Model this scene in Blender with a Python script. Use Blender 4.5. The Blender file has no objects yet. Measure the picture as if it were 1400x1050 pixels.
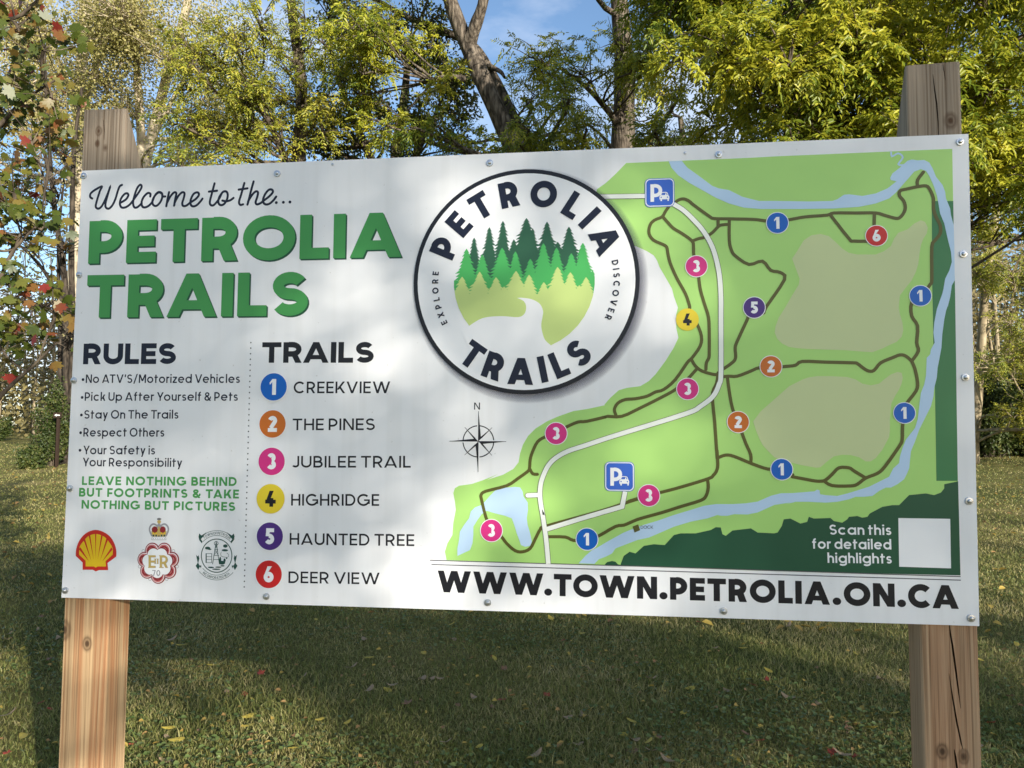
import bpy, math, random
import numpy as np
from mathutils import Matrix, Vector, Euler
from mathutils.geometry import tessellate_polygon

# ------------------------------------------------------------------ camera, sky, sun, exposure
SC = bpy.context.scene
COL = SC.collection
PI = math.pi
ZB = 1.024                                   # height of the sign panel's lower edge
cd = bpy.data.cameras.new('camera'); cam = bpy.data.objects.new('camera', cd); COL.objects.link(cam)
cam.location = (1.5273, -2.0391, .4761 + ZB)
cam.rotation_euler = (1.6309, -.0049, .1212)
cd.sensor_width = 36; cd.lens = 27.0; cd.clip_start = .05; cd.clip_end = 2000
SC.camera = cam

SUN_AZ, SUN_EL = math.radians(40), math.radians(15.8)   # azimuth: degrees right of straight behind the camera
SV = Vector((math.sin(SUN_AZ)*math.cos(SUN_EL), -math.cos(SUN_AZ)*math.cos(SUN_EL), math.sin(SUN_EL)))
sl = bpy.data.lights.new('sun', 'SUN'); sl.energy = 5.0; sl.angle = math.radians(.5); sl.color = (1, .93, .83)
sun = bpy.data.objects.new('sun', sl); COL.objects.link(sun)
sun.rotation_euler = SV.to_track_quat('Z', 'Y').to_euler()

W = bpy.data.worlds.new('World'); SC.world = W; W.use_nodes = True
nt = W.node_tree; nt.nodes.clear(); N = nt.nodes.new; L = nt.links.new
o = N('ShaderNodeOutputWorld'); bg = N('ShaderNodeBackground'); bg.inputs[1].default_value = .13
sky = N('ShaderNodeTexSky'); sky.sky_type = 'NISHITA'; sky.sun_disc = False
sky.sun_elevation = SUN_EL; sky.sun_rotation = math.atan2(SV.x, SV.y)
sky.air_density = 1.0; sky.dust_density = .6; sky.ozone_density = 2.6
tc = N('ShaderNodeTexCoord'); mp = N('ShaderNodeMapping'); mp.inputs['Scale'].default_value = (1, 1, 2.6)
mp.inputs['Location'].default_value = (.35, .1, .2)
nz = N('ShaderNodeTexNoise'); nz.inputs['Scale'].default_value = 2.1; nz.inputs['Detail'].default_value = 7; nz.inputs['Roughness'].default_value = .55
cr = N('ShaderNodeValToRGB'); cr.color_ramp.elements[0].position = .50; cr.color_ramp.elements[1].position = .72
cr.color_ramp.elements[0].color = (0, 0, 0, 1); cr.color_ramp.elements[1].color = (.85, .85, .85, 1)
mx = N('ShaderNodeMix'); mx.data_type = 'RGBA'
mx.inputs[7].default_value = (4.6, 4.9, 5.5, 1)
L(tc.outputs['Generated'], mp.inputs[0]); L(mp.outputs[0], nz.inputs[0]); L(nz.outputs[0], cr.inputs[0])
L(cr.outputs[0], mx.inputs[0]); L(sky.outputs[0], mx.inputs[6]); L(mx.outputs[2], bg.inputs[0]); L(bg.outputs[0], o.inputs[0])

vs = SC.view_settings; vs.view_transform = 'Standard'; vs.look = 'None'; vs.exposure = 0.86; vs.gamma = 1; vs.use_curve_mapping = False

# ------------------------------------------------------------------ helpers
RNG = np.random.default_rng(7)
random.seed(7)
CM = cam.rotation_euler.to_matrix(); CL = Vector(cam.location)
def ray(px, py): return (CM @ Vector(((px-700)/1050, (525-py)/1050, -1))).normalized()
def at(px, py, Y):
    """world point seen at that place of the photograph, Y metres behind the sign's face"""
    d = ray(px, py); t = (Y - CL.y)/d.y; return CL + d*t
def B(px, py):
    """place on the sign's face, in metres: x to the right, z up"""
    p = at(px, py, 0.0); return (p.x, p.z)
def Z(ox, oy, s, pts): return [B(ox + x/s, oy + y/s) for x, y in pts]
def terrain(x, y): return max(0.0, (y - 8)*.033) if y < 60 else 52*.033
def ground(px, py):
    d = ray(px, py); lo = 0
    for i in range(4000):
        p = CL + d*(i*.05)
        if p.z <= terrain(p.x, p.y): return p
    return p

def tag(o, label=None, cat=None, group=None, kind=None):
    if label: o['label'] = label
    if cat: o['category'] = cat
    if group: o['group'] = group
    if kind: o['kind'] = kind
    return o
def empty(name, loc=(0, 0, 0), rz=0):
    o = bpy.data.objects.new(name, None); COL.objects.link(o); o.location = loc; o.rotation_euler = (0, 0, rz); o.empty_display_size = .1
    return o
def np_mesh(name, V, F, mats, parent=None, mi=None, smooth=False):
    """V (n,3); F list of arrays, each (m,k) of one polygon size; mi matching list of material indices"""
    me = bpy.data.meshes.new(name)
    V = np.asarray(V, np.float32)
    me.vertices.add(len(V)); me.vertices.foreach_set('co', V.ravel())
    F = [np.asarray(f, np.int32) for f in F if len(f)]
    tot = np.concatenate([np.full(len(f), f.shape[1], np.int32) for f in F])
    lv = np.concatenate([f.ravel() for f in F])
    me.loops.add(len(lv)); me.loops.foreach_set('vertex_index', lv)
    me.polygons.add(len(tot)); st = np.concatenate([[0], np.cumsum(tot)[:-1]]).astype(np.int32)
    me.polygons.foreach_set('loop_start', st)
    me.polygons.foreach_set('loop_total', tot)
    if mi is not None: me.polygons.foreach_set('material_index', np.concatenate(mi).astype(np.int32))
    if smooth: me.polygons.foreach_set('use_smooth', np.ones(len(tot), bool))
    for m in mats: me.materials.append(m)
    me.update(calc_edges=True); me.validate()
    o = bpy.data.objects.new(name, me); COL.objects.link(o)
    if parent: o.parent = parent
    return o
class MB:
    """collects polygons with materials and links them as one mesh"""
    def __init__(s): s.v = []; s.f = []; s.m = []; s.mats = []
    def mi(s, m):
        if m not in s.mats: s.mats.append(m)
        return s.mats.index(m)
    def poly(s, pts, m):
        b = len(s.v); s.v += [tuple(p) for p in pts]; s.f.append(list(range(b, b+len(pts)))); s.m.append(s.mi(m))
    def mesh(s, verts, faces, m):
        b = len(s.v); s.v += [tuple(p) for p in verts]; k = s.mi(m)
        for f in faces: s.f.append([b+i for i in f]); s.m.append(k)
    def box(s, a, b, m):
        x0, y0, z0 = a; x1, y1, z1 = b
        s.mesh([(x0,y0,z0),(x1,y0,z0),(x1,y1,z0),(x0,y1,z0),(x0,y0,z1),(x1,y0,z1),(x1,y1,z1),(x0,y1,z1)],
               [(0,3,2,1),(4,5,6,7),(0,1,5,4),(1,2,6,5),(2,3,7,6),(3,0,4,7)], m)
    def build(s, name, parent=None, smooth=False):
        me = bpy.data.meshes.new(name); me.from_pydata(s.v, [], s.f)
        for m in s.mats: me.materials.append(m)
        me.polygons.foreach_set('material_index', s.m)
        if smooth: me.polygons.foreach_set('use_smooth', [True]*len(s.f))
        me.update(); o = bpy.data.objects.new(name, me); COL.objects.link(o)
        if parent: o.parent = parent
        return o

# ------------------------------------------------------------------ materials
def mat(name, col, rough=.5, spec=.5):
    m = bpy.data.materials.new(name); m.use_nodes = True
    p = m.node_tree.nodes['Principled BSDF']
    p.inputs['Base Color'].default_value = (*col, 1); p.inputs['Roughness'].default_value = rough
    p.inputs['Specular IOR Level'].default_value = spec
    return m
def nodes(m):
    t = m.node_tree; return t, t.nodes.new, t.links.new, t.nodes['Principled BSDF']
def ramp(n, stops):
    r = n('ShaderNodeValToRGB'); e = r.color_ramp.elements
    while len(e) < len(stops): e.new(.5)
    for k, (p, c) in enumerate(stops): e[k].position = p; e[k].color = (*c, 1)
    return r
def ink(name, col):
    """printed vinyl: one flat ink with a little unevenness and a satin gloss"""
    m = mat(name, col, .34, .28); t, n, l, p = nodes(m)
    tc = n('ShaderNodeTexCoord'); nz = n('ShaderNodeTexNoise'); nz.inputs['Scale'].default_value = 5; nz.inputs['Detail'].default_value = 4
    r = ramp(n, [(.3, tuple(c*.965 for c in col)), (.7, tuple(min(1, c*1.02) for c in col))])
    l(tc.outputs['Object'], nz.inputs[0]); l(nz.outputs[0], r.inputs[0]); l(r.outputs[0], p.inputs['Base Color'])
    rr = n('ShaderNodeMapRange'); rr.inputs[3].default_value = .27; rr.inputs[4].default_value = .42
    l(nz.outputs[0], rr.inputs[0]); l(rr.outputs[0], p.inputs['Roughness'])
    return m
# ------------------------------------------------------------------ lettering: geometric sans drawn with strokes, cap height 1
HR = 1.0                                       # thickness of level strokes over upright ones
def rib(pts, w, closed=False):
    P = [Vector((p[0], p[1])) for p in pts]; n = len(P); out = []
    ws = w if isinstance(w, (list, tuple)) else [w]*n
    for i in range(n):
        a = P[i-1] if (i > 0 or closed) else None; b = P[(i+1) % n] if (i < n-1 or closed) else None
        d1 = (P[i]-a).normalized() if a is not None else None
        d2 = (b-P[i]).normalized() if b is not None else None
        if d1 is None: d1 = d2
        if d2 is None: d2 = d1
        n1 = Vector((-d1.y, d1.x)); n2 = Vector((-d2.y, d2.x)); m = n1+n2
        if m.length < 1e-6: m = n1.copy()
        m.normalize(); k = min(2.2, 1/max(.3, m.dot(n1))); h = ws[i]/2*k
        q = Vector((m.x*h, m.y*h*HR)); out.append((P[i]+q, P[i]-q))
    q = []
    for i in range(n if closed else n-1):
        a, b = out[i], out[(i+1) % n]; q.append([a[0], a[1], b[1], b[0]])
    return q
def ell(cx, cy, rx, ry, a0, a1, n=18):
    return [(cx+rx*math.cos(math.radians(a0+(a1-a0)*i/n)), cy+ry*math.sin(math.radians(a0+(a1-a0)*i/n))) for i in range(n+1)]
def bx(x0, y0, x1, y1): return [[(x0, y0), (x1, y0), (x1, y1), (x0, y1)]]
def para(xb, yb, xt, yt, s): return [[(xb, yb), (xb+s, yb), (xt+s, yt), (xt, yt)]]
def smooth(pts, k=5):
    """Catmull-Rom through the points"""
    out = []
    P = [pts[0]] + list(pts) + [pts[-1]]
    for i in range(1, len(P)-2):
        p0, p1, p2, p3 = [np.array(P[i+j], float) for j in (-1, 0, 1, 2)]
        for t in np.linspace(0, 1, k, endpoint=False):
            out.append(tuple(.5*((2*p1)+(-p0+p2)*t+(2*p0-5*p1+4*p2-p3)*t*t+(-p0+3*p1-3*p2+p3)*t**3)))
    out.append(tuple(pts[-1])); return out
def glyph(c, w):
    h = w*.90*HR; d = w*1.1; v = w*HR
    def bowl(x0, y0, y1, W, t=None):
        t = t or w; ry = (y1-y0-h)/2; rx = min(ry*1.05, W-w/2-x0); cx = W-w/2-rx; cy = (y0+y1)/2
        return rib([(x0, y1-h/2)]+ell(cx, cy, rx, ry, 90, -90, 14)+[(x0, y0+h/2)], t)
    if c == ' ': return [], .0
    if c == 'E':
        W = .46+w*.55; return bx(0,0,w,1)+bx(w,0,W,h)+bx(w,.5-h/2,W*.94,.5+h/2)+bx(w,1-h,W,1), W
    if c == 'F':
        W = .45+w*.5; return bx(0,0,w,1)+bx(w,.42-h/2,W*.94,.42+h/2)+bx(w,1-h,W,1), W
    if c == 'L': W = .43+w*.5; return bx(0,0,w,1)+bx(w,0,W,h), W
    if c == 'T': W = .58+w*.6; return bx(W/2-w/2,0,W/2+w/2,1-h)+bx(0,1-h,W,1), W
    if c == 'I': return bx(0,0,w,1), w
    if c == 'H': W = .58+w*.75; return bx(0,0,w,1)+bx(W-w,0,W,1)+bx(w,.5-h/2,W-w,.5+h/2), W
    if c == 'P': W = .50+w*.75; return bx(0,0,w,1)+bowl(w,.36-w*.46,1,W), W
    if c == 'R':
        W = .52+w*.75; y = .38-w*.38
        return bx(0,0,w,1)+bowl(w,y,1,W-.01)+para(W-w*1.15,0,W*.40,y+h*.6,w*1.17), W+.02
    if c == 'B':
        W = .53+w*.7; return bx(0,0,w,1)+bowl(w,0,.5+h*.5,W)+bowl(w,.5-h*.5,1,W-.05), W
    if c == 'D':
        W = .62+w*.75; x0 = W-.5; rx = W-w/2-max(w, W*.42)
        return bx(0,0,w,1)+rib([(w,1-h/2)]+ell(max(w,W*.42),.5,rx,.5-h/2,90,-90,18)+[(w,h/2)],w*.95), W
    if c == 'O': W = .83+w*.7; return rib(ell(W/2,.5,(W-w)/2,.515-v/2,0,360,36)[:-1],w,True), W
    if c == 'C': W = .80+w*.6; return rib(ell(W/2,.5,(W-w)/2,.515-v/2,44,316,28),w), W*.94
    if c == 'G':
        W = .83+w*.6; e = ell(W/2,.5,(W-w)/2,.515-v/2,44,335,28)
        return rib(e,w)+bx(W*.54,.5-h*.55,W-.005,.5+h*.35)+bx(W-w*.95,.16,W-.005,.5-h*.5), W
    if c == 'S':
        W = .54+w*.6; hw = v*.47; ru = (.5+hw*.0-hw)/2; rx = W/2-w/2
        up = ell(W/2,.5+ru,rx*.94,ru,28,270,18); lo = ell(W/2,.5-ru,rx,ru,90,-152,18)
        return rib(up+lo[1:],w*.94), W
    if c == 'U':
        W = .60+w*.7; rx = (W-w)/2; y = min(.5, rx*1.02+v/2)
        return rib([(w/2,1)]+ell(W/2,y,rx,y-v/2+.01,180,360,16)+[(W-w/2,1)],w), W
    if c == 'J':
        W = .42+w*.55; rx = (W-w)/2; return rib([(W-w/2,1)]+ell(W/2-.0,rx*1.0+v/2,rx,rx,0,-150,12),w), W
    if c == 'N': W = .62+w*.75; return bx(0,0,w,1)+bx(W-w,0,W,1)+para(W-d*1.02,0,w-d*.98+.02,1,d), W
    if c == 'M':
        W = .72+w*.85; return bx(0,0,w,1)+bx(W-w,0,W,1)+para(W/2-d/2,.22,w-d+.03,1,d)+para(W/2-d/2,.22,W-w-.03,1,d), W
    if c == 'A':
        W = .72+w*1.0; s = w*1.1; y0 = .17; y1 = y0+h*.85; xi = lambda y: s*.5+(W/2-s/2)*y
        return para(0,0,W/2-s/2,1,s)+para(W-s,0,W/2-s/2,1,s)+[[(xi(y0),y0),(W-xi(y0),y0),(W-xi(y1),y1),(xi(y1),y1)]], W
    if c == 'V': W = .70+w*.95; s = w*1.1; return para(W/2-s/2,0,0,1,s)+para(W/2-s/2,0,W-s,1,s), W
    if c == 'W':
        W = 1.06+w*1.45; s = w*1.08; a = W*.285; b = W*.715
        return para(a-s/2,0,0,1,s)+para(a-s/2,0,W/2-s/2,1,s)+para(b-s/2,0,W/2-s/2,1,s)+para(b-s/2,0,W-s,1,s), W
    if c == 'K':
        W = .58+w*.75; s = w*1.25; return bx(0,0,w,1)+para(w*.6,.30,W-s,1,s)+para(W-s+.03,0,w+.06,.58,s), W+.03
    if c == 'X': W = .62+w*.85; s = w*1.2; return para(0,0,W-s,1,s)+para(W-s,0,0,1,s), W
    if c == 'Y': W = .62+w*.85; s = w*1.15; return para(W/2-s/2,.36,0,1,s)+para(W/2-s/2,.36,W-s,1,s)+bx(W/2-w/2,0,W/2+w/2,.40), W
    if c == '.': r = w*.66; return [ell(r,r,r,r,0,360,16)[:-1]], 2*r
    if c == "'": return para(0,.68,.03,1,w*.95), w*1.1
    if c == '/': return para(0,-.08,.36,1.06,w*.95), .36+w
    if c == '&':
        W = .66+w*.6
        return rib(ell(W*.40,.745,W*.24,.255-v/2,0,360,20)[:-1],w*.9,True)+rib(ell(W*.40,.29,W*.40-w/2,.29-v/2,75,325,18),w)+para(W-w*1.2,0,W*.24,.62,w*1.15)+rib([(W*.70,.16),(W*.86,.30),(W*.92,.50)],w*.9), W
    # figures
    if c == '1': return bx(.20,0,.20+w,1)+[[(0,.76),(.20,1),(.20,.80+w*.0),(.03,.63)]], .20+w
    if c == '2':
        W = .48+w*.6; e = ell(W/2,.71,W/2-w/2,.29-v/2,165,-32,16)
        return rib(e+[(w*.75,h)],w)+bx(0,0,W,h), W
    if c == '3':
        W = .50+w*.55; return rib(ell(W/2-.02,.735,W/2-w/2-.02,.265-v/2+.02,160,-80,14),w*.95)+rib(ell(W/2-.02,.29,W/2-w/2+.01,.29-v/2,85,-155,16),w*.97), W
    if c == '4':
        W = .60+w*.55; return [[(0,.20),(w*1.0,.26),(W*.52+w*.75,1),(W*.52-w*.35,1)]]+bx(0,.20,W,.20+h)+bx(W-w*1.65,0,W-w*.65,.55), W
    if c == '5':
        W = .50+w*.55; return bx(.06,1-h,W-.03,1)+[[(.06,1-h),(.06+w*.95,1-h),(.04+w*.85,.5),(.03,.5)]]+rib(ell(W/2-.03,.33,W/2-w/2+.02,.33-v/2,105,-150,18),w), W
    if c == '6':
        W = .54+w*.6; return rib(ell(W/2,.33,W/2-w/2,.33-v/2,0,360,24)[:-1],w,True)+[[(.03,.42),(w*.9,.55),(W*.52+w*.75,1),(W*.52-w*.4,1)]], W
    if c == '7': W = .5+w*.4; return bx(0,1-h,W,1)+para(.12,0,W-w*1.1,1-h,w*1.1), W
    if c == '8':
        W = .52+w*.5; return rib(ell(W/2,.745,W/2-w/2-.03,.255-v/2,0,360,18)[:-1],w*.9,True)+rib(ell(W/2,.27,W/2-w/2,.27-v/2+.02,0,360,18)[:-1],w,True), W
    if c == '0': W = .58+w*.5; return rib(ell(W/2,.5,W/2-w/2,.5-v/2,0,360,24)[:-1],w,True), W
    # lower case
    X = .735; r = X/2; A = 1.04
    ring = lambda cx: rib(ell(cx,r,r-w/2,r-v/2+.006,0,360,26)[:-1],w,True)
    if c == 'a': W = 2*r; return ring(r)+bx(W-w,0,W,X), W
    if c == 'd': W = 2*r; return ring(r)+bx(W-w,0,W,A), W
    if c == 'b': W = 2*r; return ring(r)+bx(0,0,w,A), W
    if c == 'p': W = 2*r; return ring(r)+bx(0,-.27,w,X), W
    if c == 'g':
        W = 2*r; return ring(r)+rib([(W-w/2,X),(W-w/2,.02)]+ell(r,-.02,r-w/2,.26-w/2,0,-150,12),w*.97), W
    if c == 'o': return ring(r), 2*r
    if c == 'c': return rib(ell(r,r,r-w/2,r-v/2+.006,46,314,20),w), 2*r*.93
    if c == 'e': return rib(ell(r,r,r-w/2,r-v/2+.006,0,318,22),w)+bx(w*.6,r-h*.45,2*r-w*.3,r+h*.45), 2*r
    if c in 'il':
        if c == 'l': return bx(0,0,w,A), w
        q = w*.62; return bx(0,0,w,X)+[ell(w/2,A-q,q,q,0,360,12)[:-1]], w
    if c == 'k': s = w*1.2; W = .46+w*.5; return bx(0,0,w,A)+para(w*.7,.24,W-s,X,s)+para(W-s+.02,0,w+.05,.45,s), W+.02
    if c == 'n' or c == 'h':
        W = .46+w*.75; rx = (W-w)/2; y = X-rx-v/2
        return bx(0,0,w,A if c == 'h' else X)+rib(ell(W/2,y,rx,rx,178,0,14)+[(W-w/2,0)],w*.97), W
    if c == 'u':
        W = .46+w*.75; rx = (W-w)/2; return rib([(w/2,X)]+ell(W/2,rx+v/2,rx,rx,180,360,14),w)+bx(W-w,0,W,X), W
    if c == 'r': return bx(0,0,w,X)+rib(ell(w/2+.2,X-.2-v/2,.2,.2,180,68,8),w*.97), .25+w*.6
    if c == 't': W = .34+w*.4; return bx(.09,0,.09+w,.96)+bx(0,X-h,W,X), W
    if c == 'f': W = .36+w*.3; return rib([(.09+w/2,0)]+ell(.09+w/2+.15,A-.15-w/2,.15,.15,180,80,8),w)+bx(0,X-h,W-.03,X-.001), W
    if c == 's':
        W = .40+w*.5; ry = (X-h)/4; return rib(ell(W/2,X/2+ry,W/2-w/2-.01,ry,25,270,14)+ell(W/2,X/2-ry,W/2-w/2,ry,90,-155,14)[1:],w*.92), W
    if c == 'y': s = w*1.12; W = .46+w*.85; return para(W/2-s/2,0,0,X,s)+para(W/2-s/2-.115,-.28,W-s,X,s), W
    if c == 'z': W = .42+w*.5; return bx(0,0,W,h)+bx(0,X-h,W,X)+para(0,h,W-w*1.25,X-h,w*1.25), W
    raise KeyError(c)

LAY = 1.4e-4                                   # print layers stand a tenth of a millimetre apart
class Print(MB):
    """flat printing on the sign's face; each layer a little in front of the one before"""
    n = 0
    def flat(s, poly, m, lay):
        s.n += 1; y = -(lay*LAY) - (s.n % 131)*9e-7
        area = sum(a[0]*b[1]-b[0]*a[1] for a, b in zip(poly, list(poly[1:])+[poly[0]]))
        if area < 0: poly = list(reversed(poly))
        s.poly([(p[0], y, p[1]) for p in poly], m)
    def shape(s, poly, m, lay):
        """any outline, also a concave one"""
        s.n += 1; y = -(lay*LAY) - (s.n % 131)*9e-7
        pts = [Vector((p[0], p[1], 0)) for p in poly]
        tr = tessellate_polygon([pts]); fs = []
        for a, b, c in tr:
            cr = (pts[b]-pts[a]).cross(pts[c]-pts[a]).z
            fs.append((a, b, c) if cr > 0 else (a, c, b))
        s.mesh([(p.x, y, p.y) for p in pts], fs, m)
    def disc(s, c, r, m, lay, n=40, ry=None): s.flat(ell(c[0], c[1], r, ry or r, 0, 360, n)[:-1], m, lay)
    def line(s, pts, w, m, lay, closed=False):
        for q in rib(pts, w, closed): s.flat(q, m, lay)
    def text(s, t, p0, p1, cap, w, m, lay, track=.075, space=.40):
        """p0, p1: where the base line starts and ends, in the photograph's pixels; cap in the same"""
        global HR
        a = Vector(B(*p0)); b = Vector(B(*p1)); c = cap*(B(p0[0], p0[1]-50)[1]-a.y)/50
        xs = 1.0; ln = (b-a).length
        for _ in range(5):
            HR = xs; tot = 0; gl = []
            for i, ch in enumerate(t):
                g, adv = glyph(ch, w/xs); k = track
                k += {'LA':-.03,'TA':-.09,'AT':-.09,'AV':-.09,'VA':-.09,'P.':-.06,'N.':-.01,'To':-.07,'Tr':-.06,'Yo':-.08,'CA':-.10,'RA':-.04,'KV':-.05,'Ve':-.05,'LT':-.05,'.T':-.03,'.C':-.02,'W.':-.06,'OW':-.03,'TO':-.03,'AI':0}.get(t[i:i+2], 0)
                if ch == ' ': adv = space/xs; k = 0
                elif t[i+1:i+2] == ' ': k = 0
                gl.append((g, tot)); tot += adv + k
            tot -= track; xs = ln/(tot*c)
        u = (b-a)/tot; up = Vector((-(b-a).y, (b-a).x)).normalized()*c; HR = 1.0
        for g, x in gl:
            for poly in g: s.flat([a+u*(x+p[0])+up*p[1] for p in poly], m, lay)
    def arc_text(s, t, cen, R, cap, w, mid, span, m, lay, inward=False):
        """letters along a circle; mid and span in degrees; inward: read along the bottom of the circle"""
        gs = [glyph(ch, w) for ch in t]; tr = .0
        tot = sum(g[1] for g in gs); gap = (math.radians(span)*R/cap-tot)/(len(t)-1); x = 0
        for g, adv in gs:
            th = ((x+adv/2)*cap/R); x += adv+gap
            if inward:
                a = math.radians(mid-span/2)+th; ux = Vector((-math.sin(a), math.cos(a))); up = Vector((-math.cos(a), -math.sin(a)))
            else:
                a = math.radians(mid+span/2)-th; ux = Vector((math.sin(a), -math.cos(a))); up = Vector((math.cos(a), math.sin(a)))
            o = Vector(cen)+Vector((math.cos(a), math.sin(a)))*R
            for poly in g: s.flat([o+ux*((p[0]-adv/2)*cap)+up*(p[1]*cap) for p in poly], m, lay)
def clip_circle(poly, c, r, n=40):
    out = [Vector(p) for p in poly]
    for i in range(n):
        a = 2*PI*i/n; nn = Vector((math.cos(a), math.sin(a))); d = r*math.cos(PI/n); inp = out; out = []
        for j in range(len(inp)):
            p, q = inp[j-1], inp[j]; dp = (p-Vector(c)).dot(nn)-d; dq = (q-Vector(c)).dot(nn)-d
            if (dp <= 0) != (dq <= 0): out.append(p+(q-p)*(dp/(dp-dq)))
            if dq <= 0: out.append(q)
        if len(out) < 3: return []
    return out
def scale_at(px, py): return (B(px+20, py)[0]-B(px-20, py)[0])/40

# ------------------------------------------------------------------ the sign
M = {}
for k, c in dict(panel=(.83,.83,.83), black=(.012,.012,.016), navy=(.010,.013,.03), title=(.062,.30,.075), title_edge=(.018,.085,.04), slogan=(.075,.33,.085),
                 white=(.86,.86,.86), land=(.41,.69,.19), field=(.56,.63,.32), strip=(.045,.20,.075), wood=(.018,.088,.045), river=(.49,.66,.84),
                 trail=(.105,.10,.022), road=(.86,.88,.80), outline=(.10,.10,.06), blue=(.005,.12,.50), orange=(.58,.15,.02), pink=(.66,.035,.22), yellow=(.74,.57,.035),
                 violet=(.075,.03,.20), red=(.58,.022,.022), park=(.045,.135,.56), pine_dark=(.03,.11,.058), pine_mid=(.075,.44,.11), pine_pale=(.57,.70,.235),
                 shell_red=(.60,.03,.02), shell_yellow=(.82,.54,.02), crest=(.02,.075,.06), maroon=(.26,.025,.03), rose=(.62,.20,.20), gold=(.55,.40,.12), grey=(.33,.33,.35), rule=(.09,.09,.10)).items():
    M[k] = ink('ink_'+k, c)
def weathered(m):
    """rain streaks, dust specks and a slight ripple in the white sheet"""
    t, n, l, p = nodes(m); tc = n('ShaderNodeTexCoord'); mp = n('ShaderNodeMapping'); mp.inputs['Scale'].default_value = (26, 1, 1.1); l(tc.outputs['Object'], mp.inputs[0])
    a = n('ShaderNodeTexNoise'); a.inputs['Scale'].default_value = 1; a.inputs['Detail'].default_value = 5; l(mp.outputs[0], a.inputs[0])
    ra = ramp(n, [(.36, (.90,.895,.88)), (.52, (1,1,1))]); l(a.outputs[0], ra.inputs[0])
    b = n('ShaderNodeTexNoise'); b.inputs['Scale'].default_value = 70; b.inputs['Detail'].default_value = 3; l(tc.outputs['Object'], b.inputs[0])
    rb = ramp(n, [(.24, (.70,.68,.64)), (.31, (1,1,1))]); l(b.outputs[0], rb.inputs[0])
    old = p.inputs['Base Color'].links[0].from_socket; c = old
    for r, f in ((ra, .38), (rb, .7)):
        x = n('ShaderNodeMix'); x.data_type = 'RGBA'; x.blend_type = 'MULTIPLY'; x.inputs[0].default_value = f; l(c, x.inputs[6]); l(r.outputs[0], x.inputs[7]); c = x.outputs[2]
    l(c, p.inputs['Base Color'])
    w = n('ShaderNodeTexNoise'); w.inputs['Scale'].default_value = 3.2; w.inputs['Detail'].default_value = 1; l(tc.outputs['Object'], w.inputs[0])
    bp = n('ShaderNodeBump'); bp.inputs['Strength'].default_value = .25; bp.inputs['Distance'].default_value = .02; l(w.outputs[0], bp.inputs['Height']); l(bp.outputs[0], p.inputs['Normal'])
weathered(M['panel'])
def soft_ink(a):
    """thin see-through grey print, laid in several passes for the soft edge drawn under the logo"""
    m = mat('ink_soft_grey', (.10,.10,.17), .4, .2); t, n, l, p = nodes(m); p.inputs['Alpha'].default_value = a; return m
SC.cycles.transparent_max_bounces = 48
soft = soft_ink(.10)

sign = empty('trail_sign', (1.22, 0, 0))
tag(sign, 'large white trail map sign bolted to two square timber posts on the lawn', 'sign')
def own(o):
    """keep the world place of a new child of the sign"""
    o.matrix_parent_inverse = Matrix.Translation((-1.22, 0, 0)); return o
# panel: a sheet 6 mm thick with a raw bright edge
edge_m = mat('sheet_edge', (.74,.74,.72), .45)
cs = [B(112,233.5), B(1324,183), B(1339,856), B(84,817)]
mb = MB()
mb.poly([(cs[3][0],0,cs[3][1]),(cs[2][0],0,cs[2][1]),(cs[1][0],0,cs[1][1]),(cs[0][0],0,cs[0][1])], M['panel'])
mb.poly([(c[0],.006,c[1]) for c in cs], edge_m)
for i in range(4):
    a, b = cs[i], cs[(i+1) % 4]
    mb.poly([(a[0],0,a[1]),(b[0],0,b[1]),(b[0],.006,b[1]),(a[0],.006,a[1])], edge_m)
panel = own(mb.build('panel', sign))
def pr(mb, name, label=None):
    o = mb.build(name, panel)
    if label: o['label'] = label
    return o

# script greeting
p = Print(); S = 4.667
for st in [[(76,147),(63,137),(65,116),(90,94),(136,70),(124,100),(104,165),(98,198),(110,211),(130,203),(152,168),(176,112),(190,72),(176,118),(160,180),(164,205),(182,211),(204,190),(224,148),(240,95),(252,68),(266,60)],
           [(256,174),(290,153),(306,128),(299,114),(280,120),(258,150),(252,182),(264,204),(290,202),(318,182),(348,142),(376,102),(391,72),(382,59),(364,78),(347,122),(336,172),(344,202),(364,202),(392,176)],
           [(446,134),(446,116),(428,113),(402,140),(390,175),(400,202),(428,198),(456,172),(474,130),(498,106),(520,114),(522,140),(508,172),(484,194),(464,186),(460,160),(476,128),(500,108),(520,116),(524,132),(542,134)],
           [(566,106),(556,150),(548,196)], [(552,176),(574,134),(598,108),(612,114),(606,146),(598,192)], [(600,176),(624,132),(648,108),(664,113),(660,142),(650,176),(656,194),(676,192),(702,172),(736,150),(756,124),(748,108),(724,116),(706,148),(702,178),(714,196),(738,192),(762,170),(779,148)],
           [(856,50),(840,110),(826,166),(832,188),(852,188),(884,150),(906,108),(930,102),(940,122),(934,156),(914,184),(892,188),(880,170),(886,138),(906,108)], [(820,103),(872,97)], [(906,160),(930,164),(956,158),(977,143)],
           [(1046,48),(1026,120),(1012,168),(1020,187),(1038,184)], [(1010,90),(1066,82)],
           [(1105,38),(1090,92),(1076,148),(1066,186)], [(1070,166),(1094,126),(1118,102),(1133,108),(1128,138),(1118,170),(1126,184),(1146,178),(1170,160),(1206,132),(1228,106),(1221,90),(1200,93),(1176,124),(1165,160),(1176,182),(1202,182),(1230,160),(1249,135)]]:
    pts = smooth(Z(110,240,S,st), 5); p.line(pts, .0066, M['navy'], 2)
    for e in (pts[0], pts[-1]): p.disc(e, .0033, M['navy'], 3, 10)
for x, y in ((1250,173),(1295,171),(1337,169)): p.disc(B(110+x/S, 240+y/S), .0042, M['navy'], 3, 14)
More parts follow.
